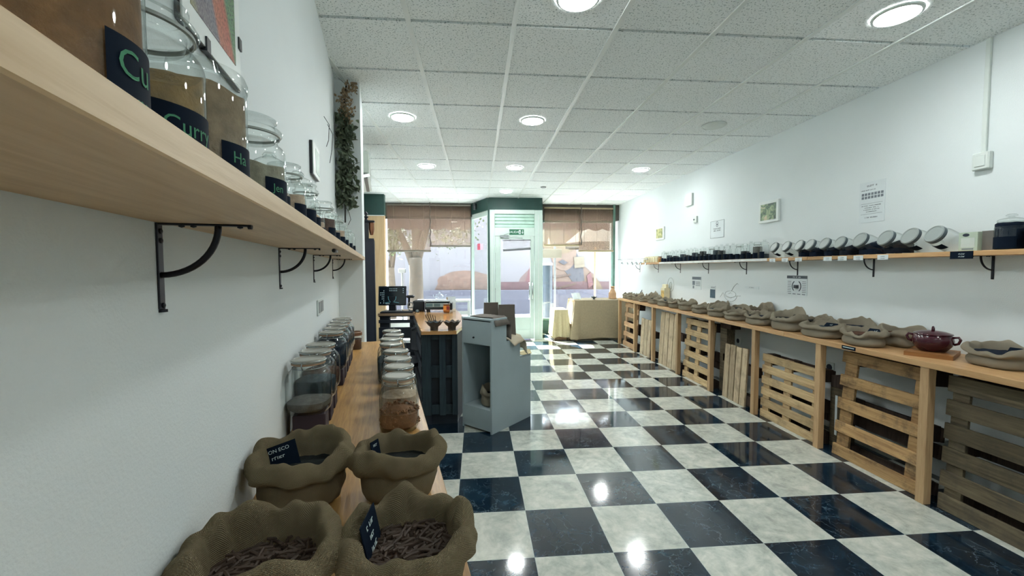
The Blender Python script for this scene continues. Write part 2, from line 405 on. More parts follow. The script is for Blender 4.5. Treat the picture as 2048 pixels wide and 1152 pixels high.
# side lights of the entrance
def side_pane(name, a, b):
    a = Vector(a+(0,)); b = Vector(b+(0,)); d = (b-a).normalized(); L = (b-a).length; ang = math.atan2(d.y, d.x)
    mx = Matrix.Translation(a) @ Matrix.Rotation(ang, 4, 'Z'); t = MB()
    t.box(0, .05, -.025, .025, 0, 2.6, 0, mx).box(L-.05, L, -.025, .025, 0, 2.6, 0, mx).box(.05, L-.05, -.025, .025, 0, .15, 0, mx).box(.05, L-.05, -.025, .025, 2.5, 2.6, 0, mx)
    o = struct(name, t, FRAME); MB().box(.05, L-.05, -.003, .003, .15, 2.5, 0, mx).build('pane', PANE, o); return o
side_pane('window_3', (.24, 8.3), (-.11, 9.08)); side_pane('window_4', (1.27, 8.3), (1.42, 9.08))
struct('trim_7', MB().box(.212, .245, 8.2, 8.27, 0, 2.6), GREEN)
# entrance door: fixed frame with a closed shutter box above, one glazed leaf
m = MB().box(.245, .345, 8.2, 8.28, 0, 2.6, b=.006).box(1.14, 1.30, 8.2, 8.28, 0, 2.6, b=.006).box(.345, 1.14, 8.2, 8.28, 2.52, 2.6).box(.345, 1.14, 8.2, 8.28, 2.085, 2.25)
fr = struct('door_frame', m, FRAME)
m = MB()
for k in range(4): m.box(.345, 1.14, 8.225+.004*(k % 2), 8.27, 2.25+.0675*k+.004, 2.25+.0675*(k+1)-.004, b=.006)
m.box(.345, 1.14, 8.25, 8.27, 2.25, 2.52)
m.build('shutter_slats', plain('mint_shutter_slat', (176, 206, 192), .5), fr)
MB().box(.29, .30, 8.196, 8.2, .1, 2.5).box(1.21, 1.22, 8.196, 8.2, .1, 2.5).build('seam_strip', WHITE, fr)
m = MB().box(.352, .462, 8.21, 8.26, .02, 2.08, b=.005).box(1.055, 1.135, 8.21, 8.26, .02, 2.08, b=.005).box(.462, 1.055, 8.21, 8.26, .02, .21).box(.462, 1.055, 8.21, 8.26, 2.02, 2.08).box(.462, 1.055, 8.222, 8.248, .205, .46)
dr = struct('door_1', m, FRAME)
MB().box(.462, 1.055, 8.232, 8.238, .46, 2.02).build('pane', PANE, dr)
m = MB()
for x, yy in ((1.03, 8.14), (1.09, 8.14)):
    m.tube([(x, 8.21, 1.15), (x, yy, 1.145), (x, yy, .84), (x, 8.21, .83)], .013, 10)
m.build('door_handle', STEEL, dr, 'all')
MB().box(.45, .62, 8.17, 8.21, 2.06, 2.10, b=.004).tube([(.5, 8.18, 2.055), (.9, 8.18, 2.04)], .006, 6).tube([(.46, 8.18, 2.08), (.62, 8.16, 2.13)], .005, 6).build('door_closer', STEEL, dr)
m = MB()
for z in (1.75, 1.05, .4): m.tube([(.352, 8.2, z), (.352, 8.2, z+.12)], .012, 8)
m.build('hinge', FRAME, dr)
sg = MB().box(.635, .925, 8.196, 8.2, 2.108, 2.216).build('exit_sign', plain('exit_green', (24, 96, 66), .5)); tag(sg, 'green and white SALIDA exit sign fixed over the entrance door', 'sign')
m = MB(); text_flat(m, 'SALIDA', .062, frameM((.725, 8.1945, 2.142), (1, 0, 0)))
m.build('lettering', PAPER, sg); m = MB().box(.825, .862, 8.1945, 8.196, 2.122, 2.202)
m.box(.893, .903, 8.1945, 8.196, 2.15, 2.2)
m.add([(.878, 8.1945, 2.158), (.918, 8.1945, 2.158), (.898, 8.1945, 2.124)], [(0, 1, 2)])
m.build('arrow_symbol', PAPER, sg)
m = MB().box(.837, .850, 8.193, 8.194, 2.13, 2.175).tube([(.8435, 8.1935, 2.185), (.8435, 8.1935, 2.192)], .005, 6); m.build('pictogram', plain('exit_green', (24, 96, 66)), sg)

# ---------------------------------------------------------------- ceiling lights
EM = emit('lit_led_panel', (.96, 1, .985), LAMP); OFFM = plain('unlit_diffuser', (214, 222, 218), .5, var=.02)
k = 0
for yi, yy in enumerate((2.17, 3.95, 5.77, 7.56, .37, -1.42)):  # last two rows are unseen lamps, added to brighten the room
    for xi, xx in enumerate((-.68, .53, 2.33)):
        if (yi in (0, 4, 5) and xi == 0) or (yi == 4 and xi == 1): continue
        off = (yi == 1 and xi == 2)
        row = ('closest row', 'second row', 'third row', 'last row by the shop windows', 'added fill above the camera', 'added fill row by back wall')[yi]
        pos = ('beside the slanted wall', 'over the middle of the room', 'along the long jar wall')[xi]
        t = thing('ceiling_light', 'unlit round recessed light in the second row along the long jar wall' if off else f'lit round recessed light, {row}, {pos}', 'ceiling light', (xx, yy, H-.012), 0, 'round recessed ceiling lights')
        mb = MB(); mb.cap = False; mb.lathe([(.098, 0), (.1, -.003), (.113, .001), (.115, .01)], 40).build('trim_ring', PLAST, t, True)
        MB().lathe([(.0005, -.016), (.05, -.013), (.085, -.006), (.098, .001)], 40).build('diffuser', OFFM if off else EM, t)
t = thing('ceiling_sensor', 'small round grey detector on the ceiling near the entrance', 'smoke detector', (1.14, 7.1, H-.02))
MB().lathe([(.0005, 0), (.045, .002), (.05, .02)], 24).build('cover', plain('grey_plastic', (130, 134, 134)), t, True)

# ---------------------------------------------------------------- slanted wall: shelf, brackets, pictures
ROTW = TH
sh = thing('wall_shelf', 'long pine shelf of spice jars on the slanted wall', 'shelf', W(-3.0, 0, 1.5), ROTW)
for a, b in ((-1.7, 1.42), (1.422, 2.44), (2.442, 3.2)):
    MB().box(.001, .19, a, b, .003, .027, b=.0015).build('board', SHELF, sh)
def make_bracket(name, arm, drop, rad):
    t = thing(name, 'x', 'bracket')
    MB().box(0, .003, -.008, .008, -drop, 0, b=.001).tube([(.0015, 0, -drop), (.0016, 0, -drop-.004)], .007, 10).build('wall_plate', BLACK, t)
    MB().box(0, arm, -.0065, .0065, -.003, 0, b=.001).tube([(arm-.001, 0, -.0015), (arm+.004, 0, -.0015)], .0055, 8).build('arm', BLACK, t)
    pts = [(.002+rad*math.sin(a), 0, -rad+rad*(1-math.cos(a))-.002+0) for a in [i*PI/2/14 for i in range(15)]]
    MB().tube(pts, .0046, 8, flat=1.3).build('brace', BLACK, t, 'all')
    for z in (-.012, -.026, -drop+.006): MB().lathe([(.0042, 0), (.004, .002), (.0005, .0035)], 10, mx=Matrix.Translation((.003, 0, z)) @ Matrix.Rotation(PI/2, 4, 'Y')).build('screw', BLACK, t, True)
    for x in (.03, .045, arm-.012): MB().lathe([(.0005, -.0065), (.004, -.005), (.0042, -.003)], 10, mx=Matrix.Translation((x, 0, 0))).build('screw', BLACK, t, True)
    return t
br = make_bracket('shelf_bracket', .118, .128, .075)
bw = [-2.44, -1.69, -1.0, -.2]
for i, w in enumerate(bw):
    lab = ('black curved bracket, closest one under the slanted wall shelf', 'black curved bracket, second under the slanted wall shelf', 'black curved bracket, third under the slanted wall shelf', 'black curved bracket at the column end of the slanted wall shelf')[i]
    if i == 0: br.location = W(w, 0, 1.503); br.rotation_euler[2] = ROTW; br['label'] = lab; br['group'] = 'brackets of the slanted wall shelf'
    else: dup(br, W(w, 0, 1.503), ROTW, lab)
cl = thing('tape_end', 'small dark clip under the slanted shelf edge', 'clip', W(-1.62, .16, 1.503), ROTW)
MB().box(-.006, .006, -.05, .0, -.012, 0, b=.003).build('clip_body', BLACKP, cl); MB().box(-.005, .005, .0, .05, -.009, -.001, b=.002).build('clip_tongue', PAPER, cl)
# clip-framed spice poster, cut by the frame of view
def spice_picture():
    t = NT('spice_photo_print'); v = t.coord((1, 1, 1)); n = t.noise(v, 160, 3)
    sp = t.add('ShaderNodeSeparateXYZ'); t.l(v, sp.inputs[0])
    g = t.math('ADD', sp.outputs[1], t.math('MULTIPLY', sp.outputs[2], .55))
    c = t.ramp(g, [(.0, (150, 150, 120)), (.05, (150, 150, 120)), (.1, (128, 122, 134)), (.2, (124, 118, 130)), (.21, (178, 110, 92)), (.27, (176, 100, 84)), (.275, (92, 128, 96))])
    for e, p in zip(t.n[-1].color_ramp.elements, (.0, .06, .1, .185, .2, .27, .29)): e.position = p
    t.base(t.mix(.45, c, t.ramp(n, [(.35, (70, 66, 66)), (.6, (226, 214, 200))]), 'OVERLAY'), .25, 0, .5); return t.m
pic = thing('framed_poster', 'white-bordered clip-frame poster of heaped coloured spices above the slanted shelf', 'picture', W(-2.36, 0, 1.842), ROTW)
MB().box(.001, .008, 0, .30, 0, .42).build('backing', BLACKP, pic)
MB().box(.008, .011, .003, .297, .003, .417).build('mount', WHITE, pic)
MB().box(.011, .012, .034, .262, .045, .38).build('print', spice_picture(), pic)
for yy, zz in ((.29, .1), (.1, .002)): MB().box(.004, .014, yy-.006, yy+.012, zz-.006, zz+.02).build('clip', BLACKP, pic)
pic2 = thing('framed_poster', 'small frame on the slanted wall just before the dried garland', 'picture', W(-1.04, 0, 1.882), ROTW)
MB().box(.001, .014, 0, .2, 0, .155, b=.002).build('backing', BLACKP, pic2); MB().box(.014, .018, .0, .2, .0, .155).build('mount', WHITE, pic2)
MB().box(.018, .019, .07, .185, .02, .135).build('print', plain('pale_green_print', (150, 176, 164), .4, var=.3, scale=30), pic2)
ol = thing('wall_socket', 'white double socket low on the slanted wall over the oak counter', 'socket', W(-.93, 0, 1.2), ROTW)
MB().box(.0, .008, 0, .19, 0, .08, b=.003).build('plate', PLAST, ol); MB().box(.008, .010, .015, .085, .012, .068).box(.008, .010, .105, .175, .012, .068).build('insert', plain('grey_plastic', (130, 134, 134)), ol)
wr = thing('wall_wire', 'thin bent wire hooks on the slanted wall above the shelf', 'wire', W(-.5, 0, 2.24), ROTW)
MB().tube([(.004, 0, .09), (.03, .02, .05), (.02, .06, -.03), (.004, .09, -.06)], .0018, 6).tube([(.004, .17, .1), (.03, .2, .05), (.02, .23, -.04), (.004, .25, -.12)], .0018, 6).build('hook', BLACK, wr, 'all')
tag(wr.children[0])
# dried garland in the corner in front of the column
gl = thing('dried_garland', 'hanging garland of dried dark leaves in the corner before the column', 'garland', W(.13, .06, 1.78), ROTW)
MB().tube([(0, 0, .0), (.004, 0, .25), (-.004, 0, .5), (0, 0, .8), (.02, 0, .95), (.03, 0, 1.02)], .006, 8).tube([(.03, 0, 1.0), (-.03, .03, 1.06)], .0015, 5).tube([(.004, 0, .12), (.03, -.02, .07), (.04, -.02, .02), (.02, -.02, -.02)], .002, 5).tube([(.004, 0, .2), (-.03, -.02, .14)], .002, 5).build('stem', plain('dry_stem', (44, 40, 38), .9), gl)
def leaf(mb, p, L, wd, rng):
    d = Vector((rng.gauss(0, .6), rng.gauss(-.25, .6), rng.gauss(-.45, .7))).normalized(); s = d.orthogonal().normalized()
    s = (Matrix.Rotation(rng.uniform(0, 6.28), 3, d) @ s); nn = d.cross(s)
    a = [p, p+d*L*.3+s*wd+nn*wd*.3, p+d*L*.7+s*wd*.8+nn*wd*.1, p+d*L-nn*L*.12, p+d*L*.7-s*wd*.8+nn*wd*.1, p+d*L*.3-s*wd+nn*wd*.3, p+d*L*.5-nn*wd*.2]
    for i, q in enumerate(a): a[i] = Vector((max(-.055, min(q.x, .11)), min(q.y, .06), q.z))
    mb.add(a, [(0, 1, 6), (1, 2, 6), (2, 3, 6), (3, 4, 6), (4, 5, 6), (5, 0, 6)])
g1 = MB(); g2 = MB(); rg = random.Random(3)
for i in range(560):
    z = rg.uniform(.12, .8); th_ = .055*(1 if z < .36 else (.45 if .5 < z < .56 else .8))*(1.15-.2*z)
    leaf(g1, Vector((rg.gauss(.012, th_*.62), rg.gauss(0, th_*.4), z)), rg.uniform(.04, .068), rg.uniform(.011, .019), rg)
for i in range(330):
    z = rg.uniform(.72, 1.03); leaf(g2, Vector((rg.gauss(.018+(.045 if z > .97 else 0), .02), rg.gauss(0, .016), z)), rg.uniform(.018, .034), rg.uniform(.006, .011), rg)
tag(g1.build('leaves', plain('dried_dark_green_leaf', (92, 104, 84), .8, var=.5, scale=25), gl), 'dark green dried leaves')
tag(g2.build('flower_heads', plain('dried_brown_flower', (150, 130, 102), .85, var=.4, scale=40), gl), 'brown dried heads at the top')
ac = thing('air_conditioner', 'wall air conditioner half hidden behind the column', 'air conditioner', W(1.25, 0, 2.3), ROTW)
MB().box(.0, .205, 0, .82, .09, .32, b=.012).build('casing', plain('grey_beige_plastic', (112, 120, 112), .5), ac)
MB().box(.02, .225, 0.0, .8, .0, .03, mx=Matrix.Rotation(-.25, 4, 'Y') @ Matrix.Translation((0, 0, .01))).build('flap', PLAST, ac)
MB().box(.03, .19, .005, .79, .05, .09).build('air_outlet', BLACKP, ac)

# ---------------------------------------------------------------- jars
def cyl_jar(name, R, Hh, lidkind, fill, flevel, labelh=.38, slope=0, la=(-.95, .95), texts=(), cat='spice jar', seg=28):
    """round glass jar standing on z=0, its black label facing local +x"""
    t = thing(name, 'x', cat); hb = Hh*(.80 if lidkind == 'knob' else .84)
    mb = MB(); mb.cap = False
    if lidkind == 'tin': prof = [(.001, .001), (R*.96, .0), (R, .006), (R, hb*.97), (R*.99, hb)]
    else: prof = [(.001, .002), (R*.93, .0), (R*.985, .004), (R, .010), (R, hb*.74), (R*.985, hb*.79), (R*.93, hb*.84), (R*.82, hb*.88), (R*.79, hb*.91), (R*.79, hb*.94), (R*.85, hb*.955), (R*.86, hb*.97), (R*.80, hb*.985), (R*.80, hb)]
    mb.lathe(prof, seg).build('glass_body', GLASS, t, True)
    if lidkind == 'knob':
        mb = MB().lathe([(R*.84, hb-.002), (R*.86, hb+.004), (R*.8, hb+.010), (R*.45, hb+.018), (R*.18, hb+.022), (R*.16, hb+.026), (R*.34, Hh-.012), (R*.36, Hh-.007), (R*.25, Hh-.001), (.0005, Hh)], seg)
        mb.build('glass_lid', GLASS, t, True)
    elif lidkind == 'disc':
        MB().lathe([(R*.72, hb-.012), (R*.76, hb-.002), (R*.92, hb), (R*.94, hb+.004), (R*.90, hb+.008), (R*.74, hb+.010), (R*.72, Hh-.007), (R*.79, Hh-.005), (R*.80, Hh-.002), (R*.74, Hh), (.0005, Hh-.001)], seg).build('glass_lid', GLASS, t, True)
        mb = MB(); mb.cap = False; mb.lathe([(R*.84, hb-.004), (R*.88, hb-.003), (R*.88, hb), (R*.84, hb+.001)], seg).build('seal_ring', plain('clear_seal', (150, 158, 152), .3), t, True)
    elif lidkind == 'tin':
        MB().lathe([(R*1.02, hb-.004), (R*1.03, hb+.004), (R*.98, hb+.012), (R*.5, hb+.012), (R*.45, Hh), (.0005, Hh)], seg).build('glass_lid', GLASS, t, True)
    zf = hb*.74*flevel
    mb = MB(); r = R*.955
    vs = []; fs = []; sg = seg; rings = [(.6, .003), (1, .006), (1, None), (.66, None), (.33, None)]
    for q, z in rings:
        for k in range(sg):
            a = 2*PI*k/sg; x, y = r*q*math.cos(a), r*q*math.sin(a)
            zz = z if z is not None else zf+slope*y+.05*R*math.sin(5*a+R*900)*(1 if q > .5 else .4)+.12*R*(1-q)
            vs.append((x, y, zz))
    for i in range(len(rings)-1):
        for k in range(sg): k2 = (k+1) % sg; fs.append((i*sg+k, i*sg+k2, (i+1)*sg+k2, (i+1)*sg+k))
    fs.append(tuple(reversed(range(sg)))); fs.append(tuple(range(4*sg, 5*sg)))
    tag(mb.add(vs, fs).build('filling', FILLS[fill], t, True), kind='stuff')
    if labelh:
        lb = MB(); curved_patch(lb, R+.0008, la[0], la[1], .006, Hh*labelh); o = lb.build('label_band', LABEL, t, 'all')
        if texts:
            for mi, s_, sz, z, a0 in texts:
                tx = MB(); text_curved(tx, s_, sz, R+.0014, z, a0); tx.build('chalk_writing', (CHALK, CHALKW)[mi], o)
    return t
LG = 'spice jars on the slanted wall shelf'
def put(t, w, n, z, label, group, rz=0):
    t.location = W(w, n, z); t.rotation_euler[2] = ROTW+rz; t['label'] = label; t['group'] = group; return t
ZS = 1.527; NS = .095
put(cyl_jar('spice_jar', .058, .27, 'disc', 'turmeric', 1.15, .237, 0, (-.47, 1.0), [(0, 'Cu', .027, .038, -.36), (0, 'm', .022, .016, -.12)], seg=48), -2.815, NS, ZS, 'tall jar of orange-brown powder labelled Cu, cut by the picture edge', LG)
put(cyl_jar('spice_jar', .056, .158, 'disc', 'curry', .9, .35, .5, (-.97, .95), [(0, 'Curry', .022, .030, -.82), (1, 'ca', .016, .006, -.3)], seg=48), -2.698, NS, ZS, 'jar of yellow-brown powder labelled Curry', LG)
put(cyl_jar('spice_jar', .056, .166, 'tin', 'flour', 1.22, .37, 0, (-.78, .95), [(0, 'Ha', .02, .038, -.55), (1, '3', .014, .012, -.2)], seg=48), -2.562, NS, ZS, 'flush-sided jar full of beige flour labelled Ha', LG)
put(cyl_jar('spice_jar', .058, .17, 'disc', 'ginger', .8, .37, 0, (-.9, .95), [(0, 'Jen', .019, .04, -.68), (0, 'm', .016, .02, -.4), (1, '3', .012, .005, -.2)], seg=40), -2.347, NS, ZS, 'wide jar of pale powder labelled Jen', LG)
rest = [(-2.2, .036, .15, 'knob', 'sand', .7, 'slim knob-lidded jar hidden close behind the Jen jar'), (-2.06, .045, .158, 'disc', 'sand', .85, 'flat-lidded jar of pinkish powder, sixth along the slanted shelf'),
        (-1.9, .045, .178, 'knob', 'grey', .7, 'knob-lidded jar of grey powder, seventh along the slanted shelf'), (-1.772, .040, .166, 'disc', 'sand', .7, 'narrow pale jar, eighth along the slanted shelf'),
        (-1.6, .032, .128, 'knob', 'sand', .9, 'small low jar before the gap on the slanted shelf'), (-1.437, .05, .165, 'disc', 'brown', .95, 'broad flat-lidded jar of brown powder, tenth along the slanted shelf'),
        (-1.1, .036, .19, 'knob', 'grey', .5, 'slim knob-lidded jar behind the broad brown one'), (-.94, .045, .172, 'disc', 'sand', .9, 'flat-lidded jar of pale powder, twelfth along the slanted shelf'),
        (-.571, .035, .196, 'knob', 'grey', .6, 'tall slim jar, third from the column on the slanted shelf'), (-.309, .04, .186, 'knob', 'sand', .6, 'knob-lidded jar, second from the column on the slanted shelf'),
        (.1, .035, .2, 'knob', 'grey', .6, 'last jar of the slanted shelf, right against the column')]
for w, R, hh, lk, fl, lv, lab in rest:
    put(cyl_jar('spice_jar', R, hh, lk, fl, lv, .4), w, NS, ZS, lab, LG)

# oak counter along the slanted wall
ct = thing('counter', 'oak-topped counter along the slanted wall with jars and sacks', 'counter', W(-3.6, 0, 0), ROTW)
ZC = .87
m = MB(); NB = 5
MB().box(.001, .462, 0, 3.8, ZC-.035, ZC, b=.002).build('counter_top', OAK, ct)
for yy in (.3, 1.9, 3.55):
    for xx in (.05, .36): MB().box(xx, xx+.05, yy, yy+.05, 0, ZC-.035).build('leg', POST, ct)
MB().box(.06, .08, .05, 3.7, ZC-.12, ZC-.035).build('rail', POST, ct)

def clip_jar(name, R, Hh, fill, level, chunky=False, seg=32, fillmat=None):
    """big clip-top preserving jar, square-shouldered"""
    t = thing(name, 'x', 'jar'); hb = Hh-.026
    mb = MB(); mb.cap = False; e = 3.2
    prof = [(R*.3, .010), (R*.8, .0), (R*.92, .004), (R*.99, .018), (R, .05), (R, hb*.68), (R*.97, hb*.76), (R*.89, hb*.84), (R*.78, hb*.895), (R*.74, hb*.92)]
    mb.lathe(prof, seg, ex=e); mb.lathe([(R*.74, hb*.92), (R*.70, hb*.95), (R*.70, hb), (R*.75, hb+.001)], seg)
    mb.build('glass_body', GLASS, t, True)
    MB().lathe([(R*.70, hb-.002), (R*.80, hb), (R*.80, hb+.005), (R*.70, hb+.006)], seg).build('gasket', plain('amber_rubber', (156, 128, 104), .7), t, True)
    MB().lathe([(R*.80, hb+.006), (R*.82, hb+.010), (R*.80, hb+.016), (R*.70, hb+.018), (R*.66, hb+.014), (.0005, hb+.013)], seg).build('lid', plain('frosted_glass_lid', (150, 150, 142), .25, var=.04), t, True)
    mb = MB(); ring = lambda r, z: [(r*math.cos(2*PI*k/24), r*math.sin(2*PI*k/24), z) for k in range(25)]
    mb.tube(ring(R*.83, hb+.012), .0018, 6).tube(ring(R*.77, hb-.012), .0018, 6)
    mb.tube([(R*.78, -.008, hb-.014), (R*1.0, -.010, hb-.006), (R*.94, -.010, hb+.018), (R*.7, -.008, hb+.02)], .0018, 6).tube([(R*.78, .008, hb-.014), (R*1.0, .010, hb-.03), (R*1.02, .0, hb-.045)], .0018, 6).tube([(-R*.77, 0, hb-.012), (-R*.95, 0, hb), (-R*.83, 0, hb+.014)], .0018, 6)
    mb.build('wire_bail', STEEL, t, 'all')
    r = R*.95; zf = hb*.75*level
    mb = MB(); mb.lathe([(r*.75, .008), (r*.97, .02), (r, .05), (r, zf), (r*.55, zf+.006), (.0005, zf+.012)] if zf > .06 else [(r*.75, .008), (r*.97, .02), (r, zf), (r*.5, zf+.005), (.0005, zf+.008)], seg, ex=e)
    if chunky:
        rr = random.Random(5)
        for i in range(260):
            a = rr.uniform(0, 2*PI); q = r*math.sqrt(rr.uniform(.55, .98)); z = rr.uniform(.02, zf+.012)
            p = Vector((q*math.cos(a), q*math.sin(a), z)); d = Vector((rr.gauss(0, 1), rr.gauss(0, 1), rr.gauss(0, .5))).normalized()*.009; s_ = d.orthogonal()*.5
            mb.tube([p-d, p+s_, p+d], .0042, 5)
    tag(mb.build('filling', fillmat or FILLS[fill], t, True), kind='stuff')
    return t
JG = 'clip-top jars along the slanted wall'; JR = 'clip-top jars along the counter edge'
jl = [(-1.64, .07, 'grey', .32), (-1.487, .07, 'slate', .6), (-1.345, .07, 'brown', .6), (-1.0, .072, 'navy', 1.0), (-.86, .072, 'navy', 1.0), (-.72, .073, 'seeds', 1.0), (-.58, .074, 'seeds', .9), (-.44, .074, 'navy', 1.0)]
blk = plain('dark_maroon_block', (46, 34, 44), .7)
for i, (w, n, fl, lv) in enumerate(jl):
    t = clip_jar('clip_top_jar', .067, .19, fl, lv); nm = ('closest', 'second', 'third', 'fourth', 'fifth', 'sixth', 'seventh', 'last')[i]
    put(t, w, n, ZC+.08, f'clip-top glass jar on a dark block by the slanted wall, {nm} of that row', JG, PI/2-.2)
    b = MB().box(-.05, .05, -.046, .046, 0, .08, b=.003).build('display_block', blk); put(b, w, n+.004, ZC, f'dark maroon block under the {nm} clip-top jar by the slanted wall', 'blocks under the wall-side jars'); tag(b, cat='block')
jr = [(-1.68, .365, 'pasta', .5), (-1.53, .372, 'sand', .6), (-1.385, .372, 'sand', .7), (-1.21, .372, 'grey', .6), (-1.02, .352, 'slate', .8), (-.87, .352, 'slate', .7), (-.72, .374, 'grey', .7), (-.56, .365, 'grey', .7)]
for i, (w, n, fl, lv) in enumerate(jr):
    t = clip_jar('clip_top_jar', .067, .20, fl, lv, i == 0); nm = ('closest', 'second', 'third', 'fourth', 'fifth', 'sixth', 'seventh', 'last')[i]
    lab = 'clip-top jar half full of brown pasta spirals, closest on the counter edge' if i == 0 else f'clip-top glass jar standing on the oak by the counter edge, {nm} of that row'
    put(t, w, n, ZC, lab, JR, PI/2-.1)
sj = thing('storage_jar', 'squat glass jar with brown wooden lid at the foot of the column', 'jar', W(-.07, .12, ZC), ROTW)
mb = MB(); mb.cap = False; mb.lathe([(.001, .002), (.046, 0), (.05, .006), (.05, .085), (.046, .095)], 24, ex=4).build('glass_body', GLASS, sj, True)
tag(MB().lathe([(.044, .004), (.046, .07), (.0005, .074)], 24, ex=4).build('filling', FILLS['brown'], sj, True), kind='stuff')
MB().lathe([(.047, .095), (.052, .097), (.052, .118), (.046, .122), (.044, .114), (.0005, .114)], 24).build('lid', plain('brown_lid', (112, 78, 54), .5), sj, True)

# ---------------------------------------------------------------- burlap sacks
def sack_mesh(name, mat, R, Ry, Hh, seed, tilt=0.0, collar=1.0, ruff=.12, seg=56, smear=0, lean=0.0, sub=1, hf=.5, taper=0):
    rr = Vector((seed*3.7, seed*1.3, seed*2.1))
    def nz(a, f, ph): return noise.noise(Vector((math.cos(a)*f, math.sin(a)*f, ph))+rr)
    prof = [(.0, .003, 0), (.62, .0, 0), (.86, .012, 0), (.97, .10, 0), (1.0, .24, 0), (.98, .38, 0), (.92, .48, 0), (.885, .545, .3), (.93, .565, .7), (1.01, .61, 1), (1.06, .70, 1), (1.055, .80, 1), (1.0, .915, 1), (.94, .97, 1), (.88, .955, 1), (.84, .86, .9), (.82, .72, .4), (.79, .45, 0), (.0, .40, 0)]
    prof = [(r if c == 0 else .885+(r-.885)*collar, z, c) for r, z, c in prof]
    vs = []; uvs = []; n = len(prof); arc = 0; lp = None
    for i, (r, z, c) in enumerate(prof):
        if lp: arc += math.hypot((r-lp[0])*R, (z-lp[1])*Hh)
        lp = (r, z)
        for k in range(seg):
            a = 2*PI*k/seg
            wr = 1+.05*nz(a, 1.3, 0)*min(1, r+.3)+.035*nz(a, 3.1, z*2)*r
            fold = c*(nz(a, 1.6, 5)*.9+nz(a, 3.6, 9)*hf)*ruff
            rad = r*wr*(1+c*.45*ruff*nz(a, 2.4, 13+z))*(1-taper*max(0, 1-z/.5))
            e = 2.35; ca, sa = math.cos(a), math.sin(a); q = (abs(ca)**e+abs(sa)**e)**(-1/e)
            zz = (z+fold*max(0, z-.35)*1.6+tilt*sa*max(0, z-.45)*1.7)*Hh
            cr = .013*nz(a, 5.0, z*6+20)+.005*nz(a, 11.0, z*9+40)*c*hf*(1 if .02 < z < .97 else .2)
            vs.append((R*rad*ca*q+cr*ca, Ry*rad*sa*q+cr*sa+lean*z*Hh, max(0, zz)))
            uvs.append((a*(R+Ry)/2, arc))
    fs = [(i*seg+k, i*seg+(k+1) % seg, (i+1)*seg+(k+1) % seg, (i+1)*seg+k) for i in range(n-1) for k in range(seg)]
    me = bpy.data.meshes.new(name); me.from_pydata(vs, [], fs); me.materials.append(mat)
    uvl = me.uv_layers.new(name='UVMap')
    for p in me.polygons:
        k = p.index % seg
        for li in p.loop_indices:
            vi = me.loops[li].vertex_index; u, v = uvs[vi]
            if k == seg-1 and vi % seg == 0: u += 2*PI*(R+Ry)/2
            uvl.data[li].uv = (u, v)
    me.polygons.foreach_set('use_smooth', [True]*len(me.polygons)); me.update()
    return me
def sack(R, Ry, Hh, seed, fill, level=.66, mat=None, **k):
    t = thing('burlap_sack', 'x', 'sack')
    o = bpy.data.objects.new('bag', sack_mesh('bag', mat or JUTE, R, Ry, Hh, seed, **k)); C.objects.link(o); o.parent = t
    sm = o.modifiers.new('sub', 'SUBSURF'); sm.levels = 1; sm.render_levels = 1
    t2 = k.get('tilt', 0); vs = []; fs = []; seg = 24
    for q in (1, .75, .5, .25):
        for i in range(seg):
            a = 2*PI*i/seg; x, y = R*.86*q*math.cos(a), Ry*.86*q*math.sin(a)
            vs.append((x, y, Hh*level+.05*Hh*(1-q)+.006*noise.noise(Vector((x*40, y*40, seed)))))
    for j_ in range(3):
        for i in range(seg): i2 = (i+1) % seg; fs.append((j_*seg+i, j_*seg+i2, (j_+1)*seg+i2, (j_+1)*seg+i))
    fs.append(tuple(range(3*seg, 4*seg)))
    mb = MB().add(vs, fs)
    if fill == 'penne':
        rr = random.Random(seed)
        for i in range(330):
            a = rr.uniform(0, 2*PI); q = math.sqrt(rr.uniform(0, 1))*.83
            p = Vector((R*q*math.cos(a), Ry*q*math.sin(a), Hh*level+rr.uniform(.002, .014))); b = rr.gauss(.2, .7)
            d = Vector((math.cos(b), math.sin(b), rr.gauss(0, .18)))*rr.uniform(.011, .016); mb.tube([p-d, p+Vector((0, 0, .0015)), p+d], .0029, 6)
        tag(mb.build('filling', PASTA, t, True), kind='stuff')
    else: tag(mb.build('filling', FILLS[fill], t, True), kind='stuff')
    return t
SG = 'large burlap sacks on the oak counter'
put(sack(.102, .088, .142, 11, 'tea', .58, tilt=.08, collar=1.6, ruff=.22, seg=72, taper=.18), -2.09, .124, ZC, 'burlap sack of dark goods with a black card, wall side behind another sack', SG)
put(sack(.098, .082, .135, 23, 'tea', .60, tilt=-.01, collar=1.7, ruff=.2, seg=72, taper=.2), -2.13, .349, ZC, 'burlap sack with a seam down its front beside the pasta jar', SG)
put(sack(.102, .09, .146, 37, 'penne', .52, tilt=.015, collar=1.8, ruff=.2, seg=72, taper=.12), -2.45, .128, ZC, 'burlap sack of dark pasta, closest and against the slanted wall', SG)
put(sack(.098, .086, .145, 48, 'penne', .56, tilt=.05, collar=1.8, ruff=.2, seg=72, taper=.12), -2.475, .350, ZC, 'burlap sack of short brown pasta with an upright black card at the counter edge', SG)
def card(name, label, loc, rz, tilt, w, h, lines, sz=.014, cat='label card', rx=0, mat=None):
    t = thing(name, label, cat, loc); t.rotation_euler = (tilt, rx, rz)
    o = MB().box(-w/2, w/2, -.001, .001, 0, h).build('board', mat or LABEL, t); mb = MB()
    for i, s_ in enumerate(lines): (text_flat if s_ == 'RON ECO' else (lambda m_, q, z_, x_: marks(m_, len(q), z_, x_)))(mb, s_, sz, frameM((0, -.0016, h-sz*1.35*(i+1)), (1, 0, 0)))
    if lines: mb.build('chalk_writing', CHALKW, o)
    return t
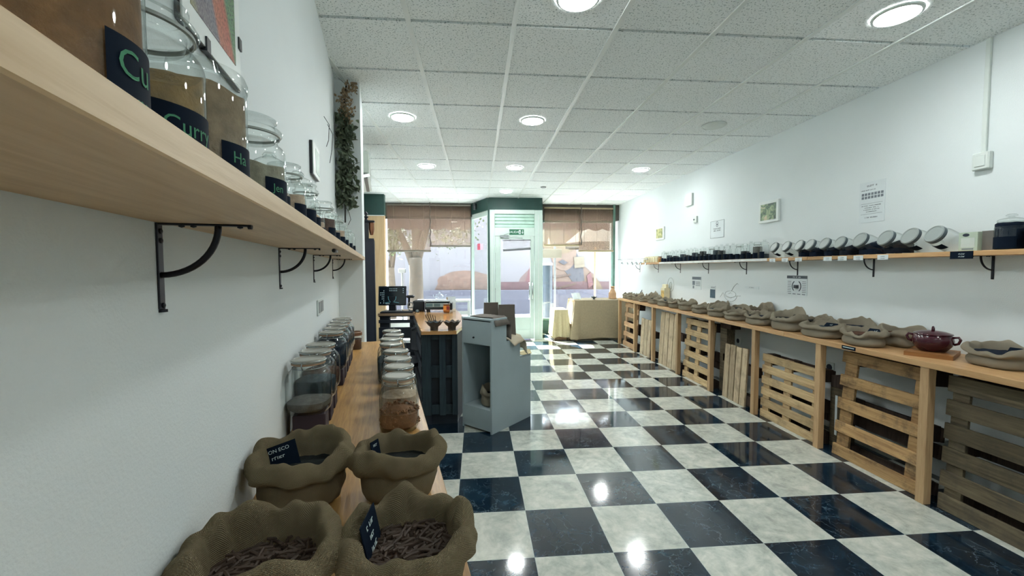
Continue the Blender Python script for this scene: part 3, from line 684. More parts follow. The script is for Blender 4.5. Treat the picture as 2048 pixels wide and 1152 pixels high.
card('label_card', 'black chalk card leaning in the wall-side sack behind', W(-2.075, .075, ZC+.075), ROTW+.1, -.35, .085, .062, ['RON ECO', 'xxxxx'], .012, rx=-.25)
card('label_card', 'black chalk card standing in the pasta sack at the counter edge', W(-2.47, .297, ZC+.085), ROTW+1.32, -.2, .075, .07, ['PENNE', 'ECO', '3,20'], .014)
card('label_card', 'small pale card tucked in the seamed sack', W(-2.1, .295, ZC+.085), ROTW+.9, -.2, .03, .045, ['eco'], .01)

# ---------------------------------------------------------------- long jar wall: shelf, jars
rs = thing('wall_shelf', 'long pine shelf of jars on the straight long wall', 'shelf', (XR, 0, 1.505))
ZR = 1.535
for a, b in ((.9, 3.04), (3.043, 3.50), (3.503, 5.6), (5.603, 7.4)): MB().box(-.18, -.001, a, b, 0, .03, b=.002).build('board', PINE, rs)
MB().box(-.1815, -.180, 4.02, 6.55, .002, .029).build('label_strip', plain('white_label_strip', (206, 208, 206), .6, var=.16, scale=14), rs)
for i, y in enumerate((3.94, 3.77, 3.60, 3.28, 3.138, 2.996, 2.80)):
    mb = MB().box(-.1835, -.1805, y-.04, y+.04, -.012, .024)
    o = mb.build('price_tag', PAPER, rs); mb = MB()
    for q in range(2): marks(mb, 5, .013, frameM((-.1838, y, .008-.014*q), (0, -1, 0)))
    mb.build('print', INKG, o)
o = MB().box(-.1845, -.1805, 2.245, 2.365, -.018, .029).build('price_tag', LABEL, rs); tag(o, 'black price tag')
mb = MB()
for q in range(2): marks(mb, 6, .014, frameM((-.1848, 2.305, .008-.016*q), (0, -1, 0)))
mb.build('print', CHALKW, o)
br2 = make_bracket('shelf_bracket', .15, .14, .085)
for i, y in enumerate((2.277, 3.041, 3.826, 4.602, 5.403, 6.185, 6.968, 7.79)):
    nm = ('closest', 'second', 'third', 'fourth', 'fifth', 'sixth', 'seventh', 'last')[i]; lab = f'black curved bracket under the long jar wall shelf, {nm} one'
    z = 1.505
    if i == 0: br2.location = (XR, y, z); br2.rotation_euler[2] = PI; br2['label'] = lab; br2['group'] = 'brackets of the long jar wall shelf'
    else: dup(br2, (XR, y, z), PI, lab)
ys = [6.571, 6.481, 6.376, 6.274, 6.159, 6.048, 5.94, 5.822, 5.708, 5.599, 5.5, 5.391, 5.293, 5.18, 5.072, 4.963, 4.848, 4.728, 4.605, 4.505, 4.404, 4.293, 4.186]
kinds = 'kdtkkkdkkktktdkkkkdtkdk'; lev = [.4, .5, 1, .7, .8, .6, 1, .8, .7, 1, .9, 1.1, .8, .7, 1.1, 1.0, .6, .5, .5, .8, .45, 1.15, .4]
for i, y in enumerate(ys):
    kd = {'k': 'knob', 'd': 'disc', 't': 'tin'}[kinds[i]]; hh = .172 + .02*(i/22) + (.012 if kinds[i] == 'k' else -.008)
    t = cyl_jar('spice_jar', .046 if y < 5 else .043, hh, kd, ('seeds', 'navy', 'slate', 'tea')[i % 4] if i != 21 else 'grey', lev[i], .36, seg=20)
    t.location = (3.06, y, ZR); t.rotation_euler[2] = PI
    t['label'] = f'{kd}-lidded clear jar with dark filling on the long wall shelf, {ORD[i]} from the window end'; t['group'] = 'upright jars on the long wall shelf'
def tilted_jar(R, fill, level, label):
    """sweet jar lying tilted, its lid towards local -x"""
    t = thing('tilted_jar', label, 'jar', group='tilted sweet jars on the long wall shelf')
    TL = Matrix.Translation((.1, 0, R*1.03)) @ Matrix.Rotation(math.radians(-64), 4, 'Y')
    L = .19; mb = MB(); mb.cap = False
    mb.lathe([(.001, -L*.55), (R*.9, -L*.55), (R, -L*.48), (R, L*.30), (R*.93, L*.40), (R*.8, L*.47), (R*.8, L*.52)], 28, mx=TL).build('glass_body', GLASS, t, True)
    MB().lathe([(R*.85, L*.47), (R*.90, L*.475), (R*.90, L*.60), (R*.84, L*.625), (R*.76, L*.625), (R*.72, L*.605), (.0005, L*.605)], 32, mx=TL).build('lid', plain('white_screw_lid', (150, 158, 156), .4, var=.03), t, True)
    mb = MB(); mb.cap = False; mb.lathe([(R*.905, L*.475), (R*.912, L*.48), (R*.912, L*.585), (R*.905, L*.59)], 32, mx=TL).build('lid_rim', plain('grey_lid_rim', (72, 84, 90), .45), t, True)
    lb = MB(); vs = []; fs = []
    for i in range(13):
        a = -.62+1.24*i/12
        for z in (L*.12, L*.38): vs.append(TL @ Vector(((-R*1.012*math.cos(a)), R*1.012*math.sin(a), z)))
    for i in range(12): fs.append((2*i, 2*i+2, 2*i+3, 2*i+1))
    tag(lb.add(vs, fs).build('label_band', LABEL, t, 'all'))
    if fill:   # dark goods lying in the lower half
        vs = []; fs = []; nx, ny = 12, 10
        for i in range(nx+1):
            x = .1-L*.52*.9+L*1.0*i/nx*.95
            for k in range(ny+1):
                yy = R*.9*(-1+2*k/ny); prof = R*level*(.75+.75*i/nx if i < nx*.7 else 1.28-1.5*(i/nx-.7))
                vs.append((x, yy*math.sqrt(max(.05, 1-((i/nx-.5)*1.9)**2))*.98, .006+prof*(1-.25*(k/ny-.5)**2*4)+.004*noise.noise(Vector((x*60, yy*60, level*9)))))
        for i in range(nx):
            for k in range(ny): a = i*(ny+1)+k; fs.append((a, a+1, a+ny+2, a+ny+1))
        n0 = len(vs); vs2 = [(x, y, .005) for x, y, z in vs]
        for i in range(nx): 
            for k in (0, ny): a = i*(ny+1)+k; fs.append((a, a+ny+1, n0+a+ny+1, n0+a))
        for k in range(ny):
            for i in (0, nx): a = i*(ny+1)+k; fs.append((a, a+1, n0+a+1, n0+a))
        tag(MB().add(vs+vs2, fs).build('filling', FILLS[fill], t, True), kind='stuff')
    return t
ty = [3.944, 3.781, 3.618, 3.491, 3.334, 3.181, 3.003, 2.80, 2.628, 2.474]
tf = [None, None, 'navy', 'navy', 'navy', 'seeds', 'navy', 'seeds', None, None]
for i, y in enumerate(ty):
    st = 'holding dark goods' if tf[i] else 'nearly empty'
    t = tilted_jar(.060 if i < 6 else .068, tf[i], 1.2, f'tilted pale-lidded jar, {st}, {ORD[i]} of the tilted from the window')
    t.location = (2.962+.02, y, ZR); t.rotation_euler[2] = -.12
bx = thing('rice_packet', 'pale green carton with a dark oval mark on the long wall shelf', 'packet', (3.0, 2.30, ZR))
MB().box(0, .075, -.05, .05, 0, .115, b=.002).build('carton', plain('pale_green_carton', (176, 190, 172), .6, var=.05), bx)
mb = MB(); mb.lathe([(.0005, 0), (.018, 0), (.018, .0004)], 20, mx=frameM((-.0006, .01, .098), (0, -1, 0)) @ Matrix.Scale(.55, 4, (0, 1, 0))).build('oval_mark', INK, bx)
MB().box(-.0008, -.0003, -.036, .036, .022, .08, b=.0001).build('pale_window', plain('pale_print', (198, 206, 198)), bx); MB().box(-.0008, -.0003, -.03, .03, .008, .016).build('printed_line', INKG, bx)
bx = thing('carton_box', 'plain grey-brown carton between the rice packet and the big dark jars', 'box', (3.05, 2.225, ZR))
MB().box(-.02, .07, -.035, .03, 0, .118, b=.002).build('carton', plain('grey_brown_carton', (112, 108, 102), .7), bx)
for y, R, kd, lab, lv in ((2.13, .066, 'knob', 'large knob-lidded jar filled with dark goods, beside the cartons', 1.25), (1.965, .082, 'tin', 'widest jar of dark goods, cut by the picture edge on the long shelf', .95)):
    t = cyl_jar('storage_jar', R, .205, kd, 'navy', lv, .36, seg=36, cat='jar'); t.location = (3.05, y, ZR); t.rotation_euler[2] = PI; t['label'] = lab; t['group'] = 'large dark jars on the long wall shelf'
# scoop rail at the window end
rk = thing('hook_rail', 'metal rail carrying scoops at the window end of the long shelf', 'rail', (2.97, 7.0, 1.60))
MB().tube([(0, 0, 0), (0, 1.55, .02)], .006, 8).tube([(0, .1, 0), (.17, .1, -.06)], .004, 6).tube([(0, 1.45, .02), (.17, 1.45, -.06)], .004, 6).build('rod', STEEL, rk)
for i, y in enumerate((7.1, 7.32, 7.54, 7.76, 8.02, 8.3)):
    t = thing('hanging_scoop', f'small metal scoop hanging from the rail, {ORD[i]} from the shelf', 'scoop', (2.97, y, 1.60+.013*(y-7)), 0, 'scoops on the hook rail')
    MB().tube([(0, 0, .008), (-.008, 0, 0), (0, 0, -.01), (0, 0, -.075)], .0025, 6).build('handle', STEEL, t); MB().lathe([(.022, .022), (.028, .01), (.024, -.008), (.0005, -.014)], 16, mx=Matrix.Translation((0, 0, -.085)) @ Matrix.Rotation(1.2, 4, 'Y')).build('bowl', STEEL, t, True)
for i, y in enumerate((6.8, 6.9, 7.0, 7.1, 7.2, 7.3)):
    t = thing('spice_packet', f'slim cream packet standing at the shelf end, {ORD[i]} from the jars', 'packet', (3.06, y, ZR), 0, 'cream packets at the shelf end')
    MB().box(-.035, .035, -.033, .033, 0, .09, b=.006).build('bag', plain('cream_packet', (212, 204, 172), .6), t); MB().box(-.01, .01, -.033, .033, .09, .106).build('top_fold', plain('cream_packet', (212, 204, 172)), t)
t = thing('honey_jar', 'small amber jar between the cream packets and the clear jars', 'jar', (3.05, 6.69, ZR))
MB().lathe([(.03, 0), (.036, .006), (.036, .07), (.028, .082)], 18).build('glass_body', plain('amber_glass', (150, 112, 62), .2), t, True); MB().lathe([(.031, .08), (.032, .098), (.0005, .099)], 18).build('lid', plain('brown_lid', (112, 78, 54)), t, True)

# wall papers, pictures, conduit
def sheet(name, label, cat, y0, y1, z0, z1, mat=PAPER, th=.003):
    t = thing(name, label, cat, (XR, (y0+y1)/2, z0)); MB().box(-th, 0, (y0-y1)/2, (y1-y0)/2, 0, z1-z0).build('sheet', mat, t); return t
def lines(t, x, rows, mat):
    mb = MB()
    for (y0, y1, z0, z1) in rows: mb.box(x-.0005, x, y0, y1, z0, z1)
    return mb.build('print', mat, t)
P = sheet('notice_sheet', 'large white printed allergen notice high on the long wall', 'notice', 2.97, 3.185, 1.80, 2.125)
mb = MB(); marks(mb, 9, .024, frameM((-.0035, 0, .285), (0, -1, 0))); marks(mb, 19, .013, frameM((-.0035, .03, .255), (0, -1, 0)))
for i, s_ in enumerate((31, 21, 24, 16)): marks(mb, s_, .011, frameM((-.0035, 0, .13-.016*i), (0, -1, 0)))
marks(mb, 14, .015, frameM((-.0035, 0, .035), (0, -1, 0))); mb.build('print', INK, P)
lines(P, -.0032, [(-.095+.027*i, -.075+.027*i, z, z+.02) for i in range(7) for z in (.19, .216)]+[(-.09, .09, .066, .068), (-.09, .09, .15, .152)], INKG)
P = thing('picture_frame', 'tilted white-framed garden photo above the long shelf', 'picture', (XR, 4.225, 2.04)); P.rotation_euler[0] = 0
MB().box(-.03, -.001, -.15, .15, -.115, .115, b=.003).build('frame', WHITE, P)
t_ = NT('garden_photo'); v = t_.coord(); n = t_.noise(v, 14, 4, .6, 1); t_.base(t_.ramp(n, [(.3, (48, 56, 66)), (.45, (88, 112, 92)), (.56, (150, 168, 130)), (.68, (202, 186, 160))]), .3); PH = t_.m
MB().box(-.0315, -.030, -.118, .118, -.088, .085).build('photo', PH, P)
P = sheet('framed_notice', 'thin-framed white notice with a figure-eight emblem on the long wall', 'notice', 5.06, 5.37, 1.832, 2.06)
MB().tube([(-.0034, -.152, .003), (-.0034, .152, .003), (-.0034, .152, .225), (-.0034, -.152, .225), (-.0034, -.152, .004)], .002, 4).build('border', INK, P)
mb = MB(); mb.cap = True
for z, r in ((.165, .017), (.195, .02)): mb.tube([(-.0035, r*math.cos(a), z+r*math.sin(a)) for a in [i*PI/8 for i in range(17)]], .0025, 5)
for i, s_ in enumerate((13, 12)): marks(mb, s_, .026, frameM((-.0035, 0, .115-.026*i), (0, -1, 0)))
mb.build('print', INK, P)
P = sheet('picture_frame', 'small yellow-green print on the long wall by the window end', 'picture', 6.74, 7.07, 1.925, 2.14, WHITE, .02)
t_ = NT('yellow_green_print'); v = t_.coord(); t_.base(t_.ramp(t_.noise(v, 22, 3), [(.35, (120, 132, 88)), (.6, (206, 204, 150))]), .4); MB().box(-.0215, -.02, -.11, .13, .03, .19).build('print', t_.m, P)
P = sheet('vent_cover', 'blank white square cover plate high on the long wall', 'cover', 5.83, 6.02, 2.36, 2.53, PLAST, .03)
P = sheet('wall_switch', 'small white thermostat under the blank cover plate', 'thermostat', 5.70, 5.79, 2.09, 2.18, PLAST, .025); MB().lathe([(.012, 0), (.010, .01), (.0005, .011)], 12, mx=frameM((-.025, .015, .045), (0, -1, 0))).build('dial', INKG, P)
P = sheet('printed_sheet', 'grey-headed printed sheet under the long shelf', 'notice', 5.58, 5.83, 1.13, 1.315)
lines(P, -.0032, [(-.12, .12, .14, .18), (.04, .11, .06, .12), (.06, .1, .01, .05)], INKG); lines(P, -.0034, [(-.1, .02, .05+.014*i, .056+.014*i) for i in range(5)], INKG)
P = sheet('recipe_card', 'narrow dark blue printed card under the long shelf', 'card', 5.225, 5.355, 1.03, 1.2)
lines(P, -.0032, [(-.06, .06, .005, .12)], plain('blue_print', (62, 84, 98), .7, var=.5, scale=90)); lines(P, -.0034, [(-.04+.03*i, -.025+.03*i, .135, .155) for i in range(3)], INKG)
P = thing('wall_decal', 'pale line decal of a steaming bowl on the long wall', 'decal', (XR, 4.9, 1.03)); mb = MB()
c_ = [(-.22, .03), (-.16, .09), (-.1, .05), (0, .03), (.1, .06), (.2, .07)]; mb.tube([(-.001, -y, z) for y, z in c_], .0022, 5)
mb.tube([(-.001, .11*math.cos(a), .08+.04*math.sin(a)) for a in [i*PI/10 for i in range(21)]], .0022, 5).tube([(-.001, .13*math.cos(a), .07+.08*math.sin(a)) for a in [PI+i*PI/10 for i in range(11)]], .0022, 5).tube([(-.001, -.02, .12), (-.001, -.07, .18), (-.001, -.13, .22), (-.001, -.15, .205)], .0025, 5).tube([(-.001, .04, .08), (-.001, 0, .1), (-.001, -.04, .08), (-.001, 0, .06), (-.001, .03, .08)], .002, 5)
mb.build('line_drawing', plain('grey_decal', (150, 158, 156)), P)
P = sheet('name_strip', 'thin white lettered strip beside the line decal', 'sign', 4.38, 4.625, 1.196, 1.226); mb = MB(); marks(mb, 9, .018, frameM((-.0035, 0, .009), (0, -1, 0))); mb.build('print', INKG, P)
P = sheet('season_chart', 'black-headed round calendar chart under the long shelf', 'chart', 3.70, 3.96, 1.165, 1.358)
lines(P, -.0032, [(-.13, .13, .164, .193)], plain('dark_header', (74, 82, 90), .7)); mb = MB(); marks(mb, 10, .02, frameM((-.0038, 0, .172), (0, -1, 0))); mb.build('heading', PAPER, P)
mb = MB()
for a0, a1, r, wd in ((-.9, 1.0, .055, .006), (2.1, 4.1, .055, .006)): mb.tube([(-.0035, r*math.cos(a0+(a1-a0)*i/16), .088+r*math.sin(a0+(a1-a0)*i/16)) for i in range(17)], .005, 4)
mb.tube([(-.0035, 0, .07), (-.0035, 0, .1)], .026, 10)
for i in range(7):
    for s_ in (-1, 1): mb.box(-.0037, -.0032, s_*.07 if s_ > 0 else -.118, .118 if s_ > 0 else -.07, .03+.017*i, .034+.017*i)
for y_ in (-.09, -.03, .03, .09): mb.box(-.0037, -.0032, y_-.02, y_+.02, .008, .014)
mb.build('print_rows', plain('dark_header', (74, 82, 90)), P)
P = thing('small_portrait_print', 'faint round line print on the wall below the window end of the shelf', 'print', (XR, 6.5, 1.17)); MB().tube([(-.001, .11*math.cos(a), .11*math.sin(a)) for a in [i*PI/12 for i in range(25)]], .003, 5).tube([(-.001, .04*math.cos(a), -.02+.06*math.sin(a)) for a in [i*PI/8 for i in range(17)]], .003, 5).build('line_drawing', plain('grey_decal', (150, 158, 156)), P)
cd = thing('cable_duct', 'white cable duct running down from the ceiling to a switch box', 'cable duct', (XR, 2.345, 2.04))
MB().box(-.018, 0, -.013, .013, .108, .8, b=.003).build('duct', PLAST, cd); MB().box(-.036, 0, -.045, .045, 0, .108, b=.006).build('switch_box', PLAST, cd); MB().box(-.041, -.035, -.028, .028, .02, .088, b=.003).build('rocker', PLAST, cd)
so = thing('wall_socket', 'double socket on the long wall under the sack counter', 'socket', (XR, 4.76, .51)); MB().box(-.012, 0, -.09, .09, 0, .09, b=.003).build('plate', PLAST, so)
mb = MB()
for y in (-.045, .045): mb.lathe([(.028, 0), (.028, -.008), (.0005, -.008)], 16, mx=frameM((-.0125, y, .045), (0, -1, 0)))
mb.build('insert', INK, so)
so = thing('wall_socket', 'single round socket low on the long wall near the weathered pallets', 'socket', (XR, 3.41, .50)); MB().box(-.012, 0, -.045, .045, 0, .09, b=.003).build('plate', PLAST, so); MB().lathe([(.028, 0), (.028, .004), (.0005, .004)], 16, mx=frameM((-.0125, 0, .045), (0, -1, 0))).build('insert', INK, so)

# ---------------------------------------------------------------- sack counter: top, posts, pallets
sc_ = thing('counter', 'long pine counter of sacks along the long wall', 'counter', (2.67, 0, 0)); ZT = .872
for a, b in ((.9, 3.378), (3.381, 6.0), (6.003, 7.68)): MB().box(0, .478, a, b, ZT-.037, ZT, b=.002).build('counter_top', PINE, sc_)
py = [1.47, 2.242, 3.021, 3.787, 4.554, 5.337, 6.13, 6.869, 7.637]
for y in py: MB().box(.008, .058, y-.025, y+.025, 0, ZT-.037, b=.002).build('leg', POST, sc_)
o = MB().box(-.002, .001, 2.69, 2.80, ZT-.03, ZT-.004).build('shelf_tag', LABEL, sc_)
mb = MB().box(-.0028, -.002, 2.70, 2.79, ZT-.018, ZT-.012); mb.build('print', CHALKW, o)
MB().box(.44, .478, 1, 7.6, ZT-.12, ZT-.037).build('wall_rail', POST, sc_)
PG = 'pallets standing under the sack counter'
def slat_pallet(y0, y1, z1, n, label, wmat, bmat, gap=.45, stiles=(.02, .5, .98), lean=.06, sw=.085, wide=False, z0=.0):
    """pallet on edge: level boards on upright stringers, blocks and a second deck behind; local y across, x depth"""
    t = thing('pallet', label, 'pallet', (2.735, (y0+y1)/2, 0), 0, PG); L = y1-y0; mx = Matrix.Rotation(lean, 4, 'Y')
    pitch_ = (z1-z0)/n; bh = pitch_*(1-gap)
    for i in range(n):
        z = z0+.004+pitch_*i+(pitch_-bh)*(i/(n-1)); z = z0+(z1-z0-bh)*i/(n-1)
        MB().box(0, .02, -L/2, L/2, z, z+bh, 0, mx, .002).build('deck_board', wmat, t)
    for s in stiles:
        y = -L/2+sw/2+(L-sw)*s
        MB().box(.021, .041, y-sw/2, y+sw/2, z0+.002, z1-.002, 0, mx, .002).build('stringer', bmat, t)
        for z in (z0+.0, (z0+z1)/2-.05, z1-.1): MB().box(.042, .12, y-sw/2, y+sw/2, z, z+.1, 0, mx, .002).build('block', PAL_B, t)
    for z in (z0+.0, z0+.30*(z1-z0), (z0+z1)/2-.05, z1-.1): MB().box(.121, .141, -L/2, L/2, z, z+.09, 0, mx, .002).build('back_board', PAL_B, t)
    return t
def board_pallet(y0, y1, z1, n, label, mat, lean=.05, back=.1):
    t = thing('pallet', label, 'pallet', (2.735, (y0+y1)/2, 0), 0, PG); L = y1-y0; mx = Matrix.Rotation(lean, 4, 'Y'); p = L/n
    for i in range(n): MB().box(0, .02, -L/2+p*i+.008, -L/2+p*(i+1)-.008, .0, z1-.006*(i % 2), 0, mx, .002).build('deck_board', mat, t)
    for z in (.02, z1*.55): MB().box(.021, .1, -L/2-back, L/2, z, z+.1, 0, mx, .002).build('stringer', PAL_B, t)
    return t
slat_pallet(6.96, 7.56, .80, 5, 'orange-toned slatted pallet, nearest the shop window under the counter', PAL_O, PAL_O, .48, (0, 1))
board_pallet(6.34, 6.75, .60, 3, 'low pallet of three upright boards, second under the counter from the window', PAL_V)
board_pallet(5.46, 6.03, .79, 4, 'tall pallet of upright pale boards, third under the counter from the window', PAL_V)
slat_pallet(4.64, 5.28, .775, 6, 'pale slatted pallet with a centre upright, mid counter', PAL_H, PAL_H, .42, (0, .55, 1))
board_pallet(3.98, 4.38, .60, 4, 'low pallet of four narrow upright boards, mid counter beside the socket', PAL_V)
slat_pallet(3.08, 3.75, .61, 6, 'low yellowish slatted pallet with six close boards', PAL_H, PAL_H, .3, (0, .55, 1), .03)
slat_pallet(2.30, 2.93, .80, 5, 'stained five-board pallet leaning between two posts', PAL_S, PAL_S, .48, (.02, .98), .09, .1)
slat_pallet(1.48, 2.19, .80, 6, 'dark weathered slatted pallet closest under the counter', PAL_D, PAL_D, .3, (.0, .98), .05)
for y, z, lab in ((3.03, .48, 'dark upright timber block behind the post by the round socket'), (4.56, .74, 'rough pallet end standing behind the mid counter post')):
    t = thing('timber_block', lab, 'timber', (2.84, y, 0), 0)
    MB().box(0, .1, -.09, .04, 0, z, b=.003).build('upright', PAL_D, t)
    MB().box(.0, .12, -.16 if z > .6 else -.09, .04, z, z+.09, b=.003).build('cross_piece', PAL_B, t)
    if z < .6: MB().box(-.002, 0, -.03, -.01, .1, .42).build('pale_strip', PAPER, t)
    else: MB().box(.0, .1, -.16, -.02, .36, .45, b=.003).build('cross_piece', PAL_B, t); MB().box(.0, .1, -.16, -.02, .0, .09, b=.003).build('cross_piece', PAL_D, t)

# sacks on the sack counter
front = [(2.80, 7.52, .09, .105), (2.80, 7.28, .09, .10), (2.80, 7.0, .095, .12), (2.79, 6.72, .09, .10), (2.80, 6.33, .10, .13), (2.80, 5.96, .105, .15), (2.80, 5.63, .10, .13), (2.80, 5.30, .105, .14), (2.79, 4.95, .105, .14), (2.79, 4.57, .11, .14), (2.79, 4.25, .11, .14), (2.80, 3.88, .115, .16), (2.80, 3.50, .115, .16), (2.80, 3.12, .12, .16), (2.80, 2.76, .115, .155), (2.95, 2.08, .13, .15)]
back = [(3.035, 6.98, .095, .11), (3.03, 4.95, .10, .13), (3.03, 4.56, .10, .13), (3.035, 4.19, .105, .15), (3.03, 3.83, .10, .13), (3.03, 3.42, .10, .14), (3.04, 3.07, .105, .14), (3.035, 2.70, .11, .15)]
RG = 'small burlap sacks on the pine counter'
hs = [.11, .10, .125, .10, .125, .13, .13, .14, .12, .135, .11, .13, .165, .125, .13, .125]
for i, (x, y, R, Ry) in enumerate(front):
    k = len(front)-1-i
    lab = 'pale crumpled sack alone past the red pot, cut by the picture edge' if i == 15 else ('burlap sack with a dark card, front row of the pine counter just before the pot' if i == 14 else f'burlap sack in the front row of the pine counter, {ORD[i]} from the window end')
    t = sack(Ry*.92, R*.92, hs[i]*.92, 60+i*3, ('tea', 'slate', 'brown', 'navy')[i % 4], .7, JUTE2 if i != 15 else JUTE2, tilt=.20+.06*math.sin(i*2.3), collar=1.25, ruff=.34, hf=.45, seg=56)
    t.location = (x, y, ZT); t.rotation_euler[2] = -PI/2+rnd.uniform(-.35, .35); t['label'] = lab; t['group'] = RG
for i, (x, y, R, Ry) in enumerate(back):
    t = sack(Ry*.92, R*.92, .13 + .02*(i == 3), 130+i*5, ('slate', 'tea', 'navy', 'brown')[i % 4], .7, JUTE2, tilt=.18+.06*math.cos(i*2.1), collar=1.2, ruff=.36, hf=.45, seg=56)
    t.location = (x, y, ZT); t.rotation_euler[2] = -PI/2+rnd.uniform(-.3, .3); t['label'] = f'burlap sack in the wall-side row of the pine counter, {ORD[i]} from the window end'; t['group'] = RG
for i, (x, y, z, rz, ti) in enumerate(((2.83, 3.10, .075, -1.35, -.9), (2.84, 2.73, .078, -1.3, -.85), (3.0, 2.04, .07, -1.3, -.95), (2.83, 3.46, .105, -1.4, -1.0))):
    card('label_card', ('black card lying in the flat sack two before the pot', 'black card lying in the sack just before the pot', 'black card lying in the pale sack past the pot', 'black card lying in the tallest front sack')[i], (x, y, ZT+z), rz, ti, .09, .06, ['eco'], .02)
card('label_card', 'light card sticking up from a sack mid counter', (2.86, 4.93, ZT+.06), -1.2, -.35, .028, .09, [], .01, mat=PAPER); 
# red pot on a board
bd = tag(MB().prism([(-.14, -.11), (.14, -.11), (.14, .11), (-.14, .11)], 0, .026).build('chopping_board', wood('dark_board', lin((150, 104, 60)), lin((104, 66, 36)), 1), None, False, (2.915, 2.40, ZT), .55), 'thick square wooden board under the red pot', 'board')
pt = thing('stew_pot', 'dark red glazed lidded stew pot on a wooden board', 'pot', (2.915, 2.40, ZT+.027), .5)
RED = plain('dark_red_glaze', (64, 22, 34), .16, 0, .6, .15)
MB().lathe([(.06, 0), (.066, .004), (.092, .04), (.099, .068), (.094, .094), (.088, .105), (.092, .110)], 40).build('body', RED, pt, True)
MB().lathe([(.094, .109), (.092, .114), (.06, .126), (.025, .131), (.0005, .132)], 40).build('lid', RED, pt, True)
mb = MB().tube([(.018*math.cos(a), 0, .131+.024*math.sin(a)) for a in [i*PI/10 for i in range(11)]], .0055, 8); mb.build('lid_handle', RED, pt, 'all')
for s in (-1, 1): MB().tube([(0, s*.09, .095), (0, s*.115, .1), (0, s*.124, .085), (0, s*.115, .06), (0, s*.095, .052)], .0075, 8).build('handle', RED, pt, 'all')
t = thing('flour_bag', 'upright cream bag with a yellow print against the long wall', 'bag', (3.08, 6.55, ZT)); MB().prism([(-.045, -.07), (.045, -.07), (.045, .07), (-.045, .07)], 0, .24).box(-.02, .02, -.07, .07, .24, .30).build('bag', plain('cream_packet', (212, 204, 172)), t); MB().box(-.047, -.0455, -.05, .05, .05, .2).build('print', plain('yellow_print', (190, 160, 92), .6, var=.4, scale=30), t)
t = thing('small_scale', 'small dark metal hand mill behind the sacks near the window', 'mill', (3.0, 7.38, ZT)); MB().lathe([(.045, 0), (.05, .01), (.035, .06), (.045, .08), (.0005, .085)], 16).build('body', plain('pewter', (92, 104, 108), .4, .6), t, True); MB().tube([(0, 0, .085), (0, .0, .13), (0, -.05, .14), (0, -.06, .17)], .006, 6).build('crank', BLACK, t)

# ---------------------------------------------------------------- till counter in the middle
tc = thing('till_counter', 'L-shaped sales counter with oak top and dark slatted front', 'counter', (0, 0, 0)); ZP = .88
top = [(-.50, 3.69), (-.19, 3.69), (-.1, 4.35), (-.36, 6.1), (-.79, 6.1), (-.79, 5.2)]
MB().prism(top, ZP-.03, ZP).build('bar_top', plain('polished_oak', (176, 132, 84), .16, 0, .6, .1, 6), tc)
MB().box(-1.245, -.792, 5.25, 5.75, ZP-.03, ZP).build('return_top', plain('dull_oak', (140, 118, 92), .4), tc)
# front face
mb = MB()
MB().box(-.505, -.19, 3.80, 3.82, .0, .845).build('back_panel', plain('near_black_board', (16, 28, 38), .6), tc)
for x0, x1 in ((-.505, -.425), (-.35, -.295), (-.235, -.185)): MB().box(x0, x1, 3.745, 3.77, .1, .85, b=.002).build('upright_board', TEALW, tc)
for z0, z1 in ((.79, .85), (.44, .55), (.10, .19)): MB().box(-.505, -.185, 3.77, 3.80, z0, z1, b=.002).build('cross_board', TEALW, tc)
MB().box(-.5, -.19, 3.82, 3.9, 0, .1).build('plinth', BLACKP, tc)
# left flank (towards the staff side) and right flank
def slant_box(p, q, th, z0, z1, mat, name):
    p = Vector(p+(0,)); q = Vector(q+(0,)); d = q-p; L = d.length; mx = Matrix.Translation(p) @ Matrix.Rotation(math.atan2(d.y, d.x), 4, 'Z')
    return MB().box(0, L, 0, th, z0, z1, 0, mx).build(name, mat, tc)
DKB = plain('dark_navy_board', (20, 30, 42), .6)
for z0, z1 in ((.80, .85), (.62, .74), (.42, .54), (.22, .34), (.04, .14)): slant_box((-.50, 3.80), (-.78, 5.2), .02, z0, z1, DKB, 'flank_board')
for f_ in (.02, .5, .95):
    p = Vector((-.50, 3.80)).lerp(Vector((-.78, 5.2)), f_); MB().box(p.x+.02, p.x+.08, p.y-.04, p.y+.04, 0, .85).build('upright', DKB, tc)
slant_box((-.2, 3.80), (-.12, 4.35), .02, 0, .85, DKB, 'flank_panel'); slant_box((-.12, 4.35), (-.38, 6.05), .02, 0, .85, DKB, 'flank_panel')
# return front: slats with daylight between them
for z0, z1 in ((.835, .85), (.755, .795), (.56, .70), (.38, .5), (.2, .32), (.02, .14)): MB().box(-1.24, -.80, 5.27, 5.292, z0, z1, b=.002).build('return_board', DKB, tc)
for x in (-1.2, -1.14, -.83): MB().box(x-.03, x+.03, 5.293, 5.36, 0, .85).build('return_upright', DKB, tc)
mn = thing('monitor', 'black touch-screen till monitor on the sales counter', 'monitor', (-1.10, 5.42, ZP))
MB().box(-.175, .175, -.02, .02, .085, .335, mx=Matrix.Rotation(-.14, 4, 'X'), b=.006).build('screen_housing', BLACKP, mn)
scn = NT('till_screen'); scn.base(lin((12, 26, 34)), .2); v = scn.coord()
SCN = scn.m
o = MB().box(-.165, .165, -.0215, -.020, .095, .325, mx=Matrix.Rotation(-.14, 4, 'X')).build('screen', SCN, mn)
mb = MB(); mx = Matrix.Rotation(-.14, 4, 'X'); rq = random.Random(2)
for cx in (-.145, -.125, -.105): 
    for k in range(8): mb.box(cx-.004, cx+.004, -.0225, -.0216, .30-.026*k-.004, .30-.026*k+.003, 0, mx) if rq.random() < .6 else None
for cx in (-.03, -.01, .012, .034, .056): 
    for z in (.30, .275): mb.box(cx-.005, cx+.005, -.0225, -.0216, z-.003, z+.003, 0, mx)
